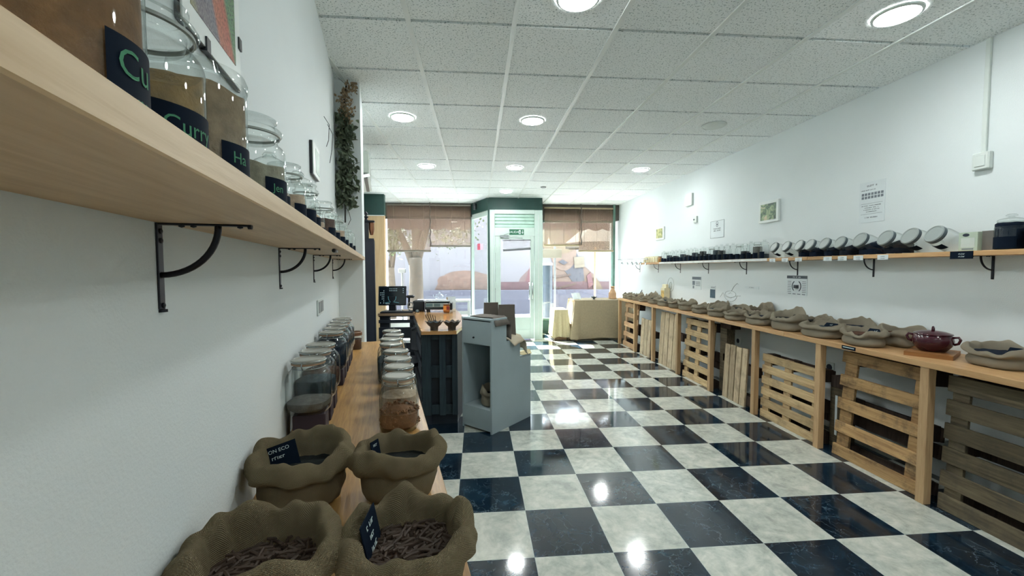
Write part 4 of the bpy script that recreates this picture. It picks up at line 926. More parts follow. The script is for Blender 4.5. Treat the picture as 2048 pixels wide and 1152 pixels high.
for z in (.30, .275, .25): mb.box(.135, .145, -.0225, -.0216, z-.003, z+.003, 0, mx)
mb.box(-.08, -.03, -.0225, -.0216, .105, .109, 0, mx)
mb.build('screen_icons', emit('screen_icon', (.7, .95, 1), .55), o)
mb = MB()
for s in (-1, 1): mb.tube([(s*.05, -.022, .20), (s*.045, -.022, .16), (s*.02, -.022, .13), (s*.09, -.022, .115)], .004, 4, mx=mx)
mb.build('screen_graphic', emit('screen_graphic', (.2, .55, .6), .35), o)
MB().box(-.045, .045, .0, .05, .02, .2).build('neck', BLACKP, mn); MB().box(-.11, .11, -.06, .12, 0, .02, b=.005).build('foot', BLACKP, mn)
kb = thing('keyboard', 'black keyboard lying in front of the till monitor', 'keyboard', (-1.02, 5.31, ZP)); MB().box(-.2, .2, -.05, .05, 0, .018, b=.004).build('case', BLACKP, kb); MB().box(-.19, .19, -.042, .042, .018, .023).build('keys', plain('charcoal_keys', (40, 46, 54), .5), kb)
ms = tag(MB().lathe([(.03, 0), (.034, .01), (.022, .03), (.0005, .036)], 18, rx=.8, ry=1.2).build('computer_mouse', plain('grey_mouse', (66, 80, 82), .4), None, True, (-.77, 5.34, ZP)), 'dark grey mouse beside the till keyboard', 'mouse')
sn = thing('barcode_scanner', 'black barcode scanner on a curved stand beside the till monitor', 'scanner', (-.87, 5.45, ZP))
MB().lathe([(.045, 0), (.045, .012), (.0005, .016)], 18).build('stand_base', BLACKP, sn, True); MB().tube([(0, 0, .01), (-.03, 0, .03), (-.035, 0, .06), (-.01, 0, .09)], .007, 8).tube([(.035*math.cos(a), -.01, .085+.035*math.sin(a)) for a in [i*PI/8 for i in range(17)]], .008, 6).build('stand_loop', plain('grey_plastic', (130, 134, 134)), sn, 'all')
MB().tube([(-.02, 0, .08), (-.02, 0, .14), (-.018, 0, .18)], .014, 8).box(-.05, .05, -.04, .03, .18, .215, b=.012).build('scanner_head', BLACKP, sn)
pr = thing('receipt_printer', 'squat black receipt printer between scanner and scale', 'printer', (-.77, 5.52, ZP)); MB().box(-.075, .075, -.08, .08, 0, .14, b=.012).build('case', BLACKP, pr); MB().box(-.055, .055, -.03, .03, .14, .144).build('paper_slot', plain('charcoal_keys', (40, 46, 54)), pr)
sl = thing('weighing_scale', 'shop scale with a lit grey display and steel pan', 'scale', (-.515, 5.45, ZP))
MB().box(-.16, .15, -.1, .12, .03, .125, b=.008).build('body', plain('charcoal_case', (30, 44, 50), .4), sl); MB().box(-.17, .16, -.11, .16, .132, .142, b=.004).build('pan', STEEL, sl)
MB().box(.15, .185, -.06, .1, .02, .11, b=.006).build('end_cap', BLACKP, sl)
o = MB().box(-.15, .13, -.104, -.1, .065, .115).build('display', plain('grey_lcd', (150, 166, 166), .3), sl)
mb = MB(); mb.box(-.145, -.06, -.105, -.104, .07, .11).box(-.045, .035, -.105, -.104, .07, .11).build('display_field', plain('dark_lcd', (84, 110, 116), .3), o)
for x in (-.13, .12): 
    for y in (-.08, .1): MB().lathe([(.015, 0), (.015, .03)], 10, mx=Matrix.Translation((x, y, 0))).build('foot', BLACKP, sl)
jr_ = thing('honey_jar', 'jar with orange label and gold band standing on the polished bar', 'jar', (-.39, 5.24, ZP)); MB().box(-.04, .04, -.04, .04, .005, .1, b=.01).build('glass_body', plain('amber_honey', (140, 84, 40), .15), jr_); MB().box(-.038, .03, -.0415, -.04, .035, .095).build('label', plain('orange_label', (214, 138, 58), .5), jr_); MB().box(.0, .035, -.042, -.0415, .04, .09).build('label_print', plain('dark_red_print', (120, 40, 36)), jr_); MB().box(-.042, .042, -.042, .042, .1, .115, b=.004).build('lid', plain('brown_lid', (112, 78, 54)), jr_)
gj = thing('glass_jar', 'empty clear glass beside the honey jar', 'glass', (-.30, 5.42, ZP)); mb = MB(); mb.cap = False; mb.lathe([(.02, 0), (.035, .004), (.04, .11)], 18).build('glass_body', GLASS, gj, True)
lp = thing('menu_stand', 'white standing menu card at the far end of the bar', 'menu stand', (-.36, 5.75, ZP), .2); MB().box(-.06, .06, -.002, .002, 0, .17, mx=Matrix.Rotation(-.15, 4, 'X')).build('sheet', PAPER, lp); MB().box(-.065, -.055, -.01, .05, 0, .16).build('wooden_upright', POST, lp)
def bowl(x, y, label):
    t = thing('wooden_bowl', label, 'bowl', (x, y, ZP), 0, 'carved wooden bowls'); mb = MB(); vs = []; fs = []; n = 32
    prof = [(.034, 0), (.036, .03), (.05, .045), (.074, .078), (.066, .076), (.045, .05), (.0, .045)]
    for r, z in prof:
        for k in range(n):
            a = 2*PI*k/n; q = 1+(.13*math.cos(8*a) if r > .045 else .03*math.cos(8*a)); vs.append((r*q*math.cos(a), r*q*math.sin(a), z+(.008*math.cos(8*a) if z > .06 else 0)))
    for i in range(len(prof)-1):
        for k in range(n): k2 = (k+1) % n; fs.append((i*n+k, i*n+k2, (i+1)*n+k2, (i+1)*n+k))
    fs.append(tuple(reversed(range(n)))); mb.add(vs, fs).build('bowl', plain('dark_carved_wood', (62, 58, 54), .6, var=.3, scale=40), t, True); return t
b1 = bowl(-.395, 3.775, 'fluted wooden bowl holding dark sticks at the bar front'); bowl(-.235, 3.775, 'fluted wooden bowl half behind the grey step cabinet')
for i, (dx, dz) in enumerate(((-.045, .04), (-.028, .045), (-.01, .05), (.01, .04), (.03, .03))):
    t = tag(MB().tube([(0, 0, 0), (dx*.6-.02, -.01, .05+dz)], .0035, 6).build('dark_stick', BLACKP, None, False, (-.40+dx*.6, 3.775, ZP+.05)), f'dark stick in the fluted bowl, {ORD[i]} of five', 'stick', 'sticks in the fluted bowl')
tag(MB().lathe([(.05, 0), (.04, .02), (.0005, .03)], 16).build('dark_filling', FILLS['slate'], None, True, (-.395, 3.775, ZP+.052)), 'dark goods heaped in the fluted bowl', 'goods', kind='stuff')
# office chair behind the bar
ch = thing('office_chair', 'black curved-back office chair on the staff side', 'chair', (-.78, 4.42, 0), .5)
mb = MB(); vs = []; fs = []
for i in range(9):
    a = -.9+1.8*i/8
    for k, z in enumerate((.50, .56, .68, .78, .83)):
        r = .235-.01*abs(i-4)*(k in (0, 4)); zz = z+(.03*(abs(i-4)/4)**2 if k == 0 else (-.05*(abs(i-4)/4)**2 if k == 4 else 0))
        vs.append((r*math.cos(a), r*math.sin(a), zz))
for i in range(8):
    for k in range(4): a = i*5+k; fs.append((a, a+5, a+6, a+1))
o = mb.add(vs, fs).build('backrest', BLACKP, ch, 'all'); so_ = o.modifiers.new('s', 'SOLIDIFY'); so_.thickness = .035; sb_ = o.modifiers.new('b', 'SUBSURF'); sb_.levels = sb_.render_levels = 2
MB().lathe([(.19, .42), (.22, .435), (.22, .47), (.17, .485), (.0005, .48)], 28).build('seat', BLACKP, ch, True); MB().lathe([(.025, .08), (.025, .42)], 12).build('gas_post', STEEL, ch)
MB().tube([(.2, 0, .46), (.24, 0, .5), (.235, 0, .58)], .014, 8).build('back_bar', BLACKP, ch)
mb = MB()
for k in range(5): a = 2*PI*k/5; MB().tube([(0, 0, .09), (.24*math.cos(a), .24*math.sin(a), .055)], .014, 6).build('base_arm', BLACKP, ch); MB().lathe([(.025, -.012), (.027, 0), (.025, .012)], 12, mx=Matrix.Translation((.24*math.cos(a), .24*math.sin(a), .027)) @ Matrix.Rotation(PI/2, 4, 'X')).build('caster', BLACKP, ch)
# dark unit and grinder behind the column
cb = thing('tall_cabinet', 'tall narrow black cabinet behind the column', 'cabinet', W(1.85, 0, 0), TH); MB().box(.002, .235, 0, .34, 0, 1.775, b=.004).build('carcass', plain('blue_black_laminate', (8, 16, 34), .4), cb); MB().box(.02, .228, -.012, 0, .05, 1.76, b=.004).build('door', plain('blue_black_laminate', (8, 16, 34)), cb); MB().box(.05, .06, -.03, -.012, 1.5, 1.7).build('door_handle', STEEL, cb)
gd = thing('coffee_grinder', 'black coffee grinder with a glass hopper on the black cabinet', 'grinder', W(1.98, .185, 1.775), TH)
MB().box(-.065, -.012, -.05, .05, .0, .21, b=.008).box(-.02, .045, -.045, .045, 0, .018).build('body', BLACKP, gd); MB().box(-.07, .056, -.06, .06, .205, .228, b=.008).build('head', BLACKP, gd)
MB().lathe([(.016, .06), (.026, .10), (.031, .13), (.031, .204)], 16, mx=Matrix.Translation((.02, 0, 0))).build('hopper', plain('copper', (150, 104, 78), .25, .8), gd, True); MB().lathe([(.03, .23), (.012, .25), (.03, .27), (.01, .29), (.022, .31), (.0005, .34)], 14, mx=Matrix.Translation((-.04, 0, 0))).build('finial', BLACKP, gd, True)

# ---------------------------------------------------------------- grey stepped cabinet
A = Vector((.116, 3.503, 0)); d1 = Vector((.675, .738, 0)).normalized(); L1, L2 = .578, .352
angc = math.atan2(d1.y, d1.x); cbm = thing('step_cabinet', 'grey-white stepped display cabinet with an open cubby', 'cabinet', A, angc)
# local x along the stepped side, local y to the left
T_ = .018; Z1, Z2, Z3 = .985, .77, .60
prof = [(0, 0), (L1, 0), (L1, Z3), (.408, Z3), (.408, Z2), (.206, Z2), (.206, Z1), (0, Z1)]
def side(y0, y1): 
    n = len(prof); vs = [(x, y0, z) for x, z in prof]+[(x, y1, z) for x, z in prof]
    return MB().add(vs, [tuple(range(n)), tuple(reversed(range(n, 2*n)))]+[(i, (i+1) % n, n+(i+1) % n, n+i) for i in range(n)]).build('side_panel', CABW, cbm)
side(0, T_); side(L2-T_, L2)
for x0, x1, z in ((0, .215, Z1), (.206, .417, Z2), (.408, L1, Z3)): MB().box(x0-.004 if x0 == 0 else x0, x1, -.002, L2+.002, z-.0, z+.018, b=.002).build('step_top', CABW, cbm)
for x, z0, z1 in ((.206, Z2, Z1), (.408, Z3, Z2), (L1-.002, 0, Z3)): MB().box(x-T_, x, T_, L2-T_, z0, z1).build('riser', CABW, cbm)
MB().box(0, T_, T_, L2-T_, .02, .205).build('kick_panel', CABW, cbm)
o = MB().box(-.002, T_, .004, L2-.004, .775, .975, b=.002).build('drawer_front', CABW, cbm); MB().lathe([(.005, 0), (.009, .008), (.007, .016), (.0005, .018)], 14, mx=Matrix.Translation((-.002, .2, .83)) @ Matrix.Rotation(-PI/2, 4, 'Y')).build('knob', BLACK, o, True)
MB().box(T_, .42, T_, L2-T_, .19, .205).build('cubby_floor', CABW, cbm); MB().box(.40, .418, T_, L2-T_, .205, Z3+.15).build('cubby_back', CABW, cbm); MB().box(0, .2, T_, L2-T_, .77, .782).build('cubby_top', CABW, cbm)
def loc_c(x, y, z): return A+d1*x+Vector((-d1.y, d1.x, 0))*y+Vector((0, 0, z))
t = sack(.085, .08, .17, 301, 'tea', .6, JUTE2, tilt=.1, collar=1.2, ruff=.3, seg=36); t.location = loc_c(.13, .125, .206); t['label'] = 'small rolled burlap sack inside the cabinet cubby'; t['group'] = 'sacks around the grey cabinet'
def paper_bag(x, y, z, w, d, h, label):
    t = thing('paper_bag', label, 'paper bag', loc_c(x, y, z), angc-.72, 'tall brown paper bags'); a = .86
    vs = [(-w/2, -d/2, 0), (w/2, -d/2, 0), (w/2, d/2, 0), (-w/2, d/2, 0), (-w*a/2, -d*.3, h), (w*a/2, -d*.3, h), (w*a/2, d*.3, h), (-w*a/2, d*.3, h)]
    MB().add(vs, [(0, 3, 2, 1), (0, 1, 5, 4), (1, 2, 6, 5), (2, 3, 7, 6), (3, 0, 4, 7), (4, 5, 6, 7)]).build('bag', CARD, t)
    MB().box(-w*a/2-.002, w*a/2+.002, -d*.3-.003, -d*.3+.002, h-.03, h+.003, b=.001).build('folded_rim', CARD, t); return t
paper_bag(.315, .085, Z2+.018, .165, .08, .315, 'tall dark kraft paper bag on the middle step'); paper_bag(.315, .275, Z2+.018, .15, .08, .325, 'kraft paper bag further back on the step cabinet')
def drape(name, label, pts_fn, nx, ny, mat):
    vs = [pts_fn(i/nx, j/ny) for i in range(nx+1) for j in range(ny+1)]
    fs = [(i*(ny+1)+j, i*(ny+1)+j+1, (i+1)*(ny+1)+j+1, (i+1)*(ny+1)+j) for i in range(nx) for j in range(ny)]
    o = MB().add(vs, fs).build(name, mat, None, 'all'); m_ = o.modifiers.new('s', 'SOLIDIFY'); m_.thickness = .006; m_.offset = 1; tag(o, label, 'cloth'); return o
def path(pl, s):
    L = [0]
    for a, b in zip(pl, pl[1:]): L.append(L[-1]+math.hypot(b[0]-a[0], b[1]-a[1]))
    d = s*L[-1]
    for i in range(len(pl)-1):
        if d <= L[i+1]: f_ = (d-L[i])/(L[i+1]-L[i]); return (pl[i][0]+(pl[i+1][0]-pl[i][0])*f_, pl[i][1]+(pl[i+1][1]-pl[i][1])*f_)
    return pl[-1]
def c1(u, v):
    p = path([(.03, Z1+.022), (.12, Z1+.024), (.205, Z1+.024), (.228, Z1+.01), (.240, Z1-.06), (.242, Z2+.05)], u); y = -.022+.30*v+.02*u*math.sin(5*v); dr_ = .07*max(0, (.10-v)/.10)**.7*(1 if u < .55 else .3)
    return loc_c(p[0]+.006*math.sin(9*v+3*u), y, p[1]-dr_+.008*abs(noise.noise(Vector((u*4, v*5, 2)))))
drape('folded_cloth', 'grey-brown cloth folded over the top step of the cabinet', c1, 22, 14, GREYC)
def c2(u, v):
    p = path([(.245, Z2+.021), (.33, Z2+.04), (.405, Z2+.045), (.432, Z2+.015), (.438, Z2-.06), (.455, Z2-.09)], u)
    return loc_c(p[0]+.01*math.sin(7*v+2), -.05+.24*v, p[1]-.06*max(0, (.22-v)/.22)**.8+.016*noise.noise(Vector((u*5, v*6, 7)))+.01)
drape('burlap_cloth', 'crumpled burlap cloth hanging off the middle step of the cabinet', c2, 20, 14, JUTE2)
t = thing('metal_scoop', 'scoop lying on the lowest step of the cabinet', 'scoop', loc_c(.48, .2, Z3+.019), angc-.3); mb = MB(); mb.cap = False
mb.lathe([(.03, 0), (.034, .01), (.036, .09)], 20, mx=Matrix.Translation((0, 0, .036)) @ Matrix.Rotation(PI/2, 4, 'Y')).build('bowl', STEEL, t, True); MB().tube([(0, 0, .036), (-.05, 0, .045)], .008, 8).build('handle', STEEL, t); tag(mb)
t = tag(MB().add([(0, 0, .0), (.12, -.015, .0), (.15, .03, .03), (.13, .1, .012), (.0, .09, .0)], [(0, 1, 2, 3, 4)]).build('paper_sheet', CREAM, None, False, loc_c(.45, -.005, Z3+.021), angc), 'cream paper curling off the lowest step of the cabinet', 'paper')
sm_ = t.modifiers.new('s', 'SOLIDIFY'); sm_.thickness = .003

# ---------------------------------------------------------------- cloth-covered table at the window
tb = thing('window_table', 'table under a long linen cloth by the shop window', 'table', (2.5, 8.35, 0)); MB().box(-.58, .55, -.32, .30, .77, .80).build('table_top', POST, tb)
for x in (-.54, .5):
    for y in (-.28, .26): MB().box(x-.025, x+.025, y-.025, y+.025, 0, .77).build('leg', POST, tb)
def cloth_box(name, label, x0, x1, y0, y1, zt, zb, mat, amp, seed, flare=.05, corner=True):
    per = []; nseg = 26
    for (a, b) in (((x0, y0), (x1, y0)), ((x1, y0), (x1, y1)), ((x1, y1), (x0, y1)), ((x0, y1), (x0, y0))):
        for i in range(nseg): per.append((a[0]+(b[0]-a[0])*i/nseg, a[1]+(b[1]-a[1])*i/nseg))
    n = len(per); cx, cy = (x0+x1)/2, (y0+y1)/2; vs = []; fs = []; R_ = 9
    for r in range(R_+1):
        f_ = r/R_
        for k, (x, y) in enumerate(per):
            s_ = k/n; fold = amp*f_*(math.sin(s_*46+seed)+.6*math.sin(s_*83+seed*2)); dx, dy = (x-cx)/abs(x1-x0)*2, (y-cy)/abs(y1-y0)*2
            L_ = max(abs(dx), abs(dy)); ox = dx/L_ if abs(dx) >= .97 else 0; oy = dy/L_ if abs(dy) >= .97 else 0
            cor = 1+1.0*(abs(dx) > .9 and abs(dy) > .9)
            e = .004+(flare*f_*cor+fold)*1.0
            vs.append((x+ox*e, y+oy*e, zt+(zb-zt)*f_-(.01*math.sin(s_*30+seed) if r == R_ else 0)))
    for r in range(R_):
        for k in range(n): k2 = (k+1) % n; fs.append((r*n+k, (r+1)*n+k, (r+1)*n+k2, r*n+k2))
    fs.append(tuple(range(n)))
    o = MB().add(vs, fs).build(name, mat, None, True); tag(o, label, 'tablecloth'); return o
cloth_box('tablecloth', 'grey-beige linen cloth hanging over the window table', 1.93, 3.06, 8.02, 8.66, .806, .05, LINEN, .010, 1.0, .05)
lb = thing('low_stool', 'low box under a cream cloth beside the window table', 'stool', (1.67, 8.40, 0)); MB().box(-.12, .12, -.22, .22, 0, .6).build('box', POST, lb)
cloth_box('cream_cloth', 'cream pleated cloth over the low box beside the window table', 1.54, 1.80, 8.14, 8.62, .61, .06, CREAM, .012, 2.0, .025)
t = thing('paper_bag', 'brown paper bag with a twisted top standing on the window table', 'paper bag', (2.76, 8.25, .812)); MB().lathe([(.07, 0), (.085, .01), (.082, .12), (.05, .18), (.03, .215), (.05, .255), (.03, .262)], 14, rx=1, ry=.7).build('bag', plain('tan_paper', (196, 158, 122), .8, bump=.4, bscale=40), t)
t = thing('small_dish', 'small dark metal incense dish on the window table', 'dish', (2.35, 8.18, .812)); MB().lathe([(.03, 0), (.015, .012), (.06, .045), (.065, .055), (.03, .04), (.0005, .035)], 20).build('bowl', plain('pewter', (92, 104, 108)), t, True); MB().lathe([(.012, .04), (.004, .07), (.0005, .085)], 8).build('finial', BLACK, t)
t = thing('open_book', 'open white book leaning on the window table', 'book', (2.05, 8.3, .812), .3)
for s, nm in ((-1, 'page_block'), (1, 'page_block')): MB().box(-.1 if s < 0 else 0, 0 if s < 0 else .1, 0, .012, 0, .15, mx=Matrix.Rotation(-.6, 4, 'X') @ Matrix.Rotation(.2*s, 4, 'Z'), b=.002).build(nm, PAPER, t)
ws = thing('window_bench', 'white slatted bench inside the shop window beyond the bar', 'bench', (-.5, 8.6, 0))
MB().box(-.75, .35, -.2, .2, .76, .80, b=.004).build('bench_top', WHITE, ws); MB().box(-.75, .35, -.2, -.18, .50, .58).build('slat', WHITE, ws); MB().box(-.75, .35, -.2, -.18, .25, .33).build('slat', WHITE, ws)
for x in (-.72, .32):
    for y in (-.17, .17): MB().box(x-.025, x+.025, y-.025, y+.025, 0, .76).build('leg', WHITE, ws)
tp = thing('glass_teapot', 'clear glass teapot on the window bench', 'teapot', (-.78, 8.55, .80)); mb = MB(); mb.cap = False
mb.lathe([(.001, .001), (.05, 0), (.09, .04), (.095, .075), (.06, .115), (.03, .125)], 24).build('body', GLASS, tp, True); MB().lathe([(.032, .126), (.028, .14), (.008, .15), (.014, .165), (.0005, .17)], 18).build('lid', GLASS, tp, True); MB().tube([(.09, 0, .09), (.14, 0, .1), (.15, 0, .06), (.095, 0, .035)], .008, 8).build('handle', GLASS, tp, 'all'); MB().tube([(-.085, 0, .05), (-.13, 0, .08), (-.15, 0, .115)], [.014, .01, .008], 8).build('spout', GLASS, tp, 'all')

# ---------------------------------------------------------------- woven blinds
def blind_mat(name, rgb, k):
    t = NT(name); t.n.remove(t.b); v = t.coord(); sp = t.add('ShaderNodeSeparateXYZ'); t.l(v, sp.inputs[0])
    slat = t.math('SINE', t.math('MULTIPLY', sp.outputs[2], 900)); n = t.noise(v, 60, 2)
    d = t.add('ShaderNodeBsdfDiffuse'); d.inputs[0].default_value = lin(tuple(x*.62 for x in rgb)); tl = t.add('ShaderNodeBsdfTranslucent'); tl.inputs[0].default_value = lin(rgb); tr = t.add('ShaderNodeBsdfTransparent'); tr.inputs[0].default_value = (1, .985, .97, 1)
    a = t.add('ShaderNodeMixShader'); a.inputs[0].default_value = .6; t.l(d.outputs[0], a.inputs[1]); t.l(tl.outputs[0], a.inputs[2])
    b = t.add('ShaderNodeMixShader'); f = t.math('ADD', t.math('ADD', t.math('MULTIPLY', slat, .08), t.math('MULTIPLY', n, .15)), k-.07)
    t.l(f, b.inputs[0]); t.l(tr.outputs[0], b.inputs[1]); t.l(a.outputs[0], b.inputs[2]); t.l(b.outputs[0], t.out.inputs[0]); return t.m
BL = blind_mat('woven_reed_blind', (170, 150, 132), .42); CORD = plain('blind_cord', (96, 92, 86), .9)
def blind(label, x0, x1, y, z0, z1, barm, tw=0, extra=0):
    t = thing('reed_blind', label, 'blind', ((x0+x1)/2, y, z1)); w = (x1-x0)/2; h_ = z0-z1
    MB().box(-w, w, -.002, .002, h_, 0).build('woven_sheet', BL, t); MB().tube([(-w-.01, 0, h_-tw), (w+.01, 0, h_+tw)], .02, 10).build('roll_bar', barm, t)
    MB().box(-w, w, -.012, .012, -.03, 0).build('head_rail', barm, t)
    mb = MB()
    for f_ in (-.7, 0.05, .7): mb.tube([(w*f_, -.008, 0), (w*f_, -.008, h_)], .0025, 4)
    mb.build('cord', CORD, t); return t
BAR = plain('taupe_bar', (116, 110, 100), .6)
blind('long reed blind at the pilaster side of the window behind the till', -1.88, -.99, 8.9, 1.815, 2.80, BAR)
blind('shorter reed blind beside the entrance in the window behind the till', -1.0, -.14, 8.93, 1.92, 2.80, BAR)
blind('reed blind right beside the door in the table window', 1.46, 2.28, 8.95, 1.945, 2.77, plain('beige_bar', (156, 142, 112), .6)); blind('reed blind by the long wall in the table window', 2.22, 2.98, 8.92, 1.82, 2.76, plain('beige_bar', (156, 142, 112)))
db = thing('door_blind', 'short blind rolled on a slanting tube on the door glass', 'blind', (.785, 8.19, 2.0)); MB().tube([(-.28, 0, 0), (.28, 0, .005)], .008, 8).box(-.14, -.13, 0, .02, -.02, .02).box(.13, .14, 0, .02, -.02, .02).build('rod', plain('dark_rod', (60, 62, 66), .5), db); MB().box(-.27, .27, -.001, .001, -.16, 0).build('mesh_sheet', blind_mat('fine_mesh', (150, 152, 156), .25), db); MB().tube([(-.275, 0, -.20), (.275, 0, -.165)], .024, 12).build('rolled_tube', plain('grey_roll', (104, 106, 110), .6), db)
tw = thing('trailing_cord', 'twisted dark ribbon hanging between the two table-window blinds', 'ribbon', (2.26, 8.88, 1.95)); mb = MB(); mb.tube([(.012*math.sin(i*1.1), .006*math.cos(i*1.1), .04*i) for i in range(23)], .011, 6, flat=.5); mb.build('ribbon', plain('dark_ribbon', (84, 80, 76), .8), tw, 'all')
tw = thing('trailing_cord', 'twisted dark ribbon hanging between the two till-window blinds', 'ribbon', (-.985, 8.86, 1.93)); mb = MB(); mb.tube([(.012*math.sin(i*1.1), .006*math.cos(i*1.1), .04*i) for i in range(24)], .011, 6, flat=.5); mb.build('ribbon', plain('dark_ribbon', (84, 80, 76)), tw, 'all')
sp_ = thing('wall_speaker', 'small dark speaker on the green fascia beside the till window', 'speaker', (-.02, 8.64, 2.66), 1.1); MB().box(-.04, .04, 0, .06, 0, .13, b=.008).build('case', BLACKP, sp_); MB().box(-.02, .0, .058, .064, .03, .11).build('grille', plain('grey_plastic', (130, 134, 134)), sp_)
st = tag(MB().box(0, .14, -.001, 0, 0, .13).build('door_sticker', plain('pink_red_sticker', (214, 96, 120), .6, var=.2, scale=30), None, False, (.06, 8.62, 1.83), 2.0), 'pink-red sticker on the side glass of the entrance', 'sticker')

# ---------------------------------------------------------------- the street outside
tag(MB().box(-16, 18, 9.28, 13.0, -.12, -.02).build('pavement', plain('pale_paving', (206, 200, 200), .8, var=.06, scale=3)), kind='structure')
tag(MB().box(-16, 18, 13.0, 24, -.12, -.02).build('pavement', plain('pale_paving', (206, 200, 200))), kind='structure')
tag(MB().box(-16, 18, 13.5, 13.8, -.02, 3.4).build('wall_street', wall_mat('street_plaster', (86, 85, 90))), kind='structure')
tag(MB().box(-3.7, 18, 13.12, 13.5, -.02, .74).build('wall_street_base', plain('lilac_grey_concrete', (56, 57, 68), .85)), kind='structure')
tag(MB().box(.55, 6, 13.47, 13.5, .74, 1.0).build('trim_8', plain('dull_red_band', (60, 42, 46), .8, var=.25, scale=14)), kind='structure')
MC = {k: plain('mural_'+k, c, .85, var=.14, scale=9) for k, c in dict(peach=(76, 64, 57), rose=(72, 60, 60), red=(70, 45, 49), grey=(48, 49, 55), ochre=(73, 64, 50), sand=(78, 73, 63), brown=(58, 47, 42)).items()}
MUR = [('peach', [(1.13, 0.44), (1.33, 0.9), (1.65, 1.31), (2.15, 1.61), (3.5, 1.56), (3.92, 1.2), (4.19, 0.74), (4.26, 0.44)]), ('rose', [(1.13, 0.44), (1.4, 1.13), (1.8, 1.53), (1.77, 0.44)]), ('red', [(1.53, 0.87), (1.7, 1.46), (1.87, 1.26), (1.77, 0.74)]), ('grey', [(1.93, 2.55), (2.24, 2.85), (3.08, 2.39), (3.5, 1.48), (3.55, 1.03), (3.16, 0.97), (2.74, 1.56), (2.07, 2.06)]), ('peach', [(3.28, 1.96), (3.25, 2.16), (3.18, 2.34), (3.06, 2.47), (2.92, 2.54), (2.77, 2.54), (2.62, 2.47), (2.51, 2.34), (2.43, 2.16), (2.41, 1.96), (2.43, 1.75), (2.51, 1.58), (2.62, 1.44), (2.77, 1.37), (2.92, 1.37), (3.06, 1.44), (3.18, 1.58), (3.25, 1.75)]), ('ochre', [(3.45, 2.49), (3.41, 2.66), (3.31, 2.82), (3.14, 2.94), (2.94, 3.02), (2.71, 3.05), (2.48, 3.02), (2.27, 2.94), (2.11, 2.82), (2.0, 2.66), (1.97, 2.49), (2.0, 2.31), (2.11, 2.16), (2.27, 2.03), (2.48, 1.95), (2.71, 1.92), (2.94, 1.95), (3.14, 2.03), (3.31, 2.16), (3.41, 2.31)]), ('sand', [(2.88, 2.62), (2.85, 2.75), (2.78, 2.87), (2.67, 2.96), (2.54, 3.01), (2.4, 3.01), (2.27, 2.96), (2.16, 2.87), (2.09, 2.75), (2.07, 2.62), (2.09, 2.48), (2.16, 2.36), (2.27, 2.28), (2.4, 2.23), (2.54, 2.23), (2.67, 2.28), (2.78, 2.36), (2.85, 2.48)]), ('brown', [(2.74, 2.85), (3.08, 2.68), (3.28, 2.22), (3.18, 2.19), (2.98, 2.59), (2.67, 2.72)]), ('brown', [(2.15, 1.31), (2.57, 1.2), (3.08, 1.26), (3.08, 1.21), (2.57, 1.13), (2.15, 1.25)]), ('brown', [(2.15, 0.98), (2.66, 0.82), (3.25, 0.97), (3.25, 0.9), (2.66, 0.75), (2.15, 0.9)]), ('grey', [(2.67, 1.66), (2.81, 1.73), (2.98, 1.63), (2.84, 1.56)]), ('sand', [(3.18, 1.81), (3.52, 1.84), (3.55, 1.48), (3.21, 1.45)]), ('red', [(3.62, 1.2), (3.75, 1.31), (3.85, 0.9), (3.68, 0.77)]), ('ochre', [(3.85, 1.13), (4.02, 1.03), (4.21, 0.65), (4.22, 0.44), (3.82, 0.44)])]
mu = thing('wall_painting', 'large peach and ochre painted figure on the wall across the street', 'mural', (0, 13.5, 0))
for i, (c, q) in enumerate(MUR):
    n = len(q); y0 = -.004*(i+1); vs = [(x, y0, z) for x, z in q]+[(x, 0, z) for x, z in q]
    MB().add(vs, [tuple(range(n)), tuple(reversed(range(n, 2*n)))]+[(k, (k+1) % n, n+(k+1) % n, n+k) for k in range(n)]).build('painted_area', MC[c], mu)
mu2 = thing('wall_painting', 'low orange dome-shaped painting on the street wall beyond the till window', 'mural', (-.4, 13.5, .76))
q = [(.95*math.cos(PI*i/16)*(1+.06*math.sin(i*2)), .62*math.sin(PI*i/16)**.7) for i in range(17)]
MB().add([(x, -.006, z) for x, z in q]+[(x, 0, z) for x, z in q], [tuple(range(17))]+[(k, k+1, 18+k, 17+k) for k in range(16)]).build('painted_area', plain('mural_orange', (76, 60, 53), .85, var=.3, scale=6), mu2)
BARK = plain('tree_bark', (58, 50, 41), .95, var=.3, scale=12, bump=.6, bscale=30); LEAF = plain('tree_leaf', (56, 68, 36), .7, var=.5, scale=3)
def tree(label, x, y, s, seed, trunk, crown, nleaf):
    t = thing('street_tree', label, 'tree', (x, y, -.02), 0, 'street trees'); mb = MB(); rr = random.Random(seed)
    for pts, rs in trunk: mb.tube([Vector(p)*s for p in pts], [r*s for r in rs], 10)
    mb.build('trunk', BARK, t, 'all'); lf = MB()
    for i in range(nleaf):
        c, rad = crown[rr.randrange(len(crown))]
        p = Vector((rr.gauss(0, .45), rr.gauss(0, .45), rr.gauss(0, .4))); p = (Vector(c)+p*rad)*s
        d = Vector((rr.gauss(0, 1), rr.gauss(0, 1), rr.gauss(-.3, .7))).normalized(); q = d.orthogonal().normalized(); q = Matrix.Rotation(rr.uniform(0, 6.3), 3, d) @ q; L = rr.uniform(.06, .11)
        lf.add([p, p+d*L*.5+q*L*.3, p+d*L, p+d*L*.5-q*L*.3], [(0, 1, 2, 3)])
    lf.build('leaves', LEAF, t)
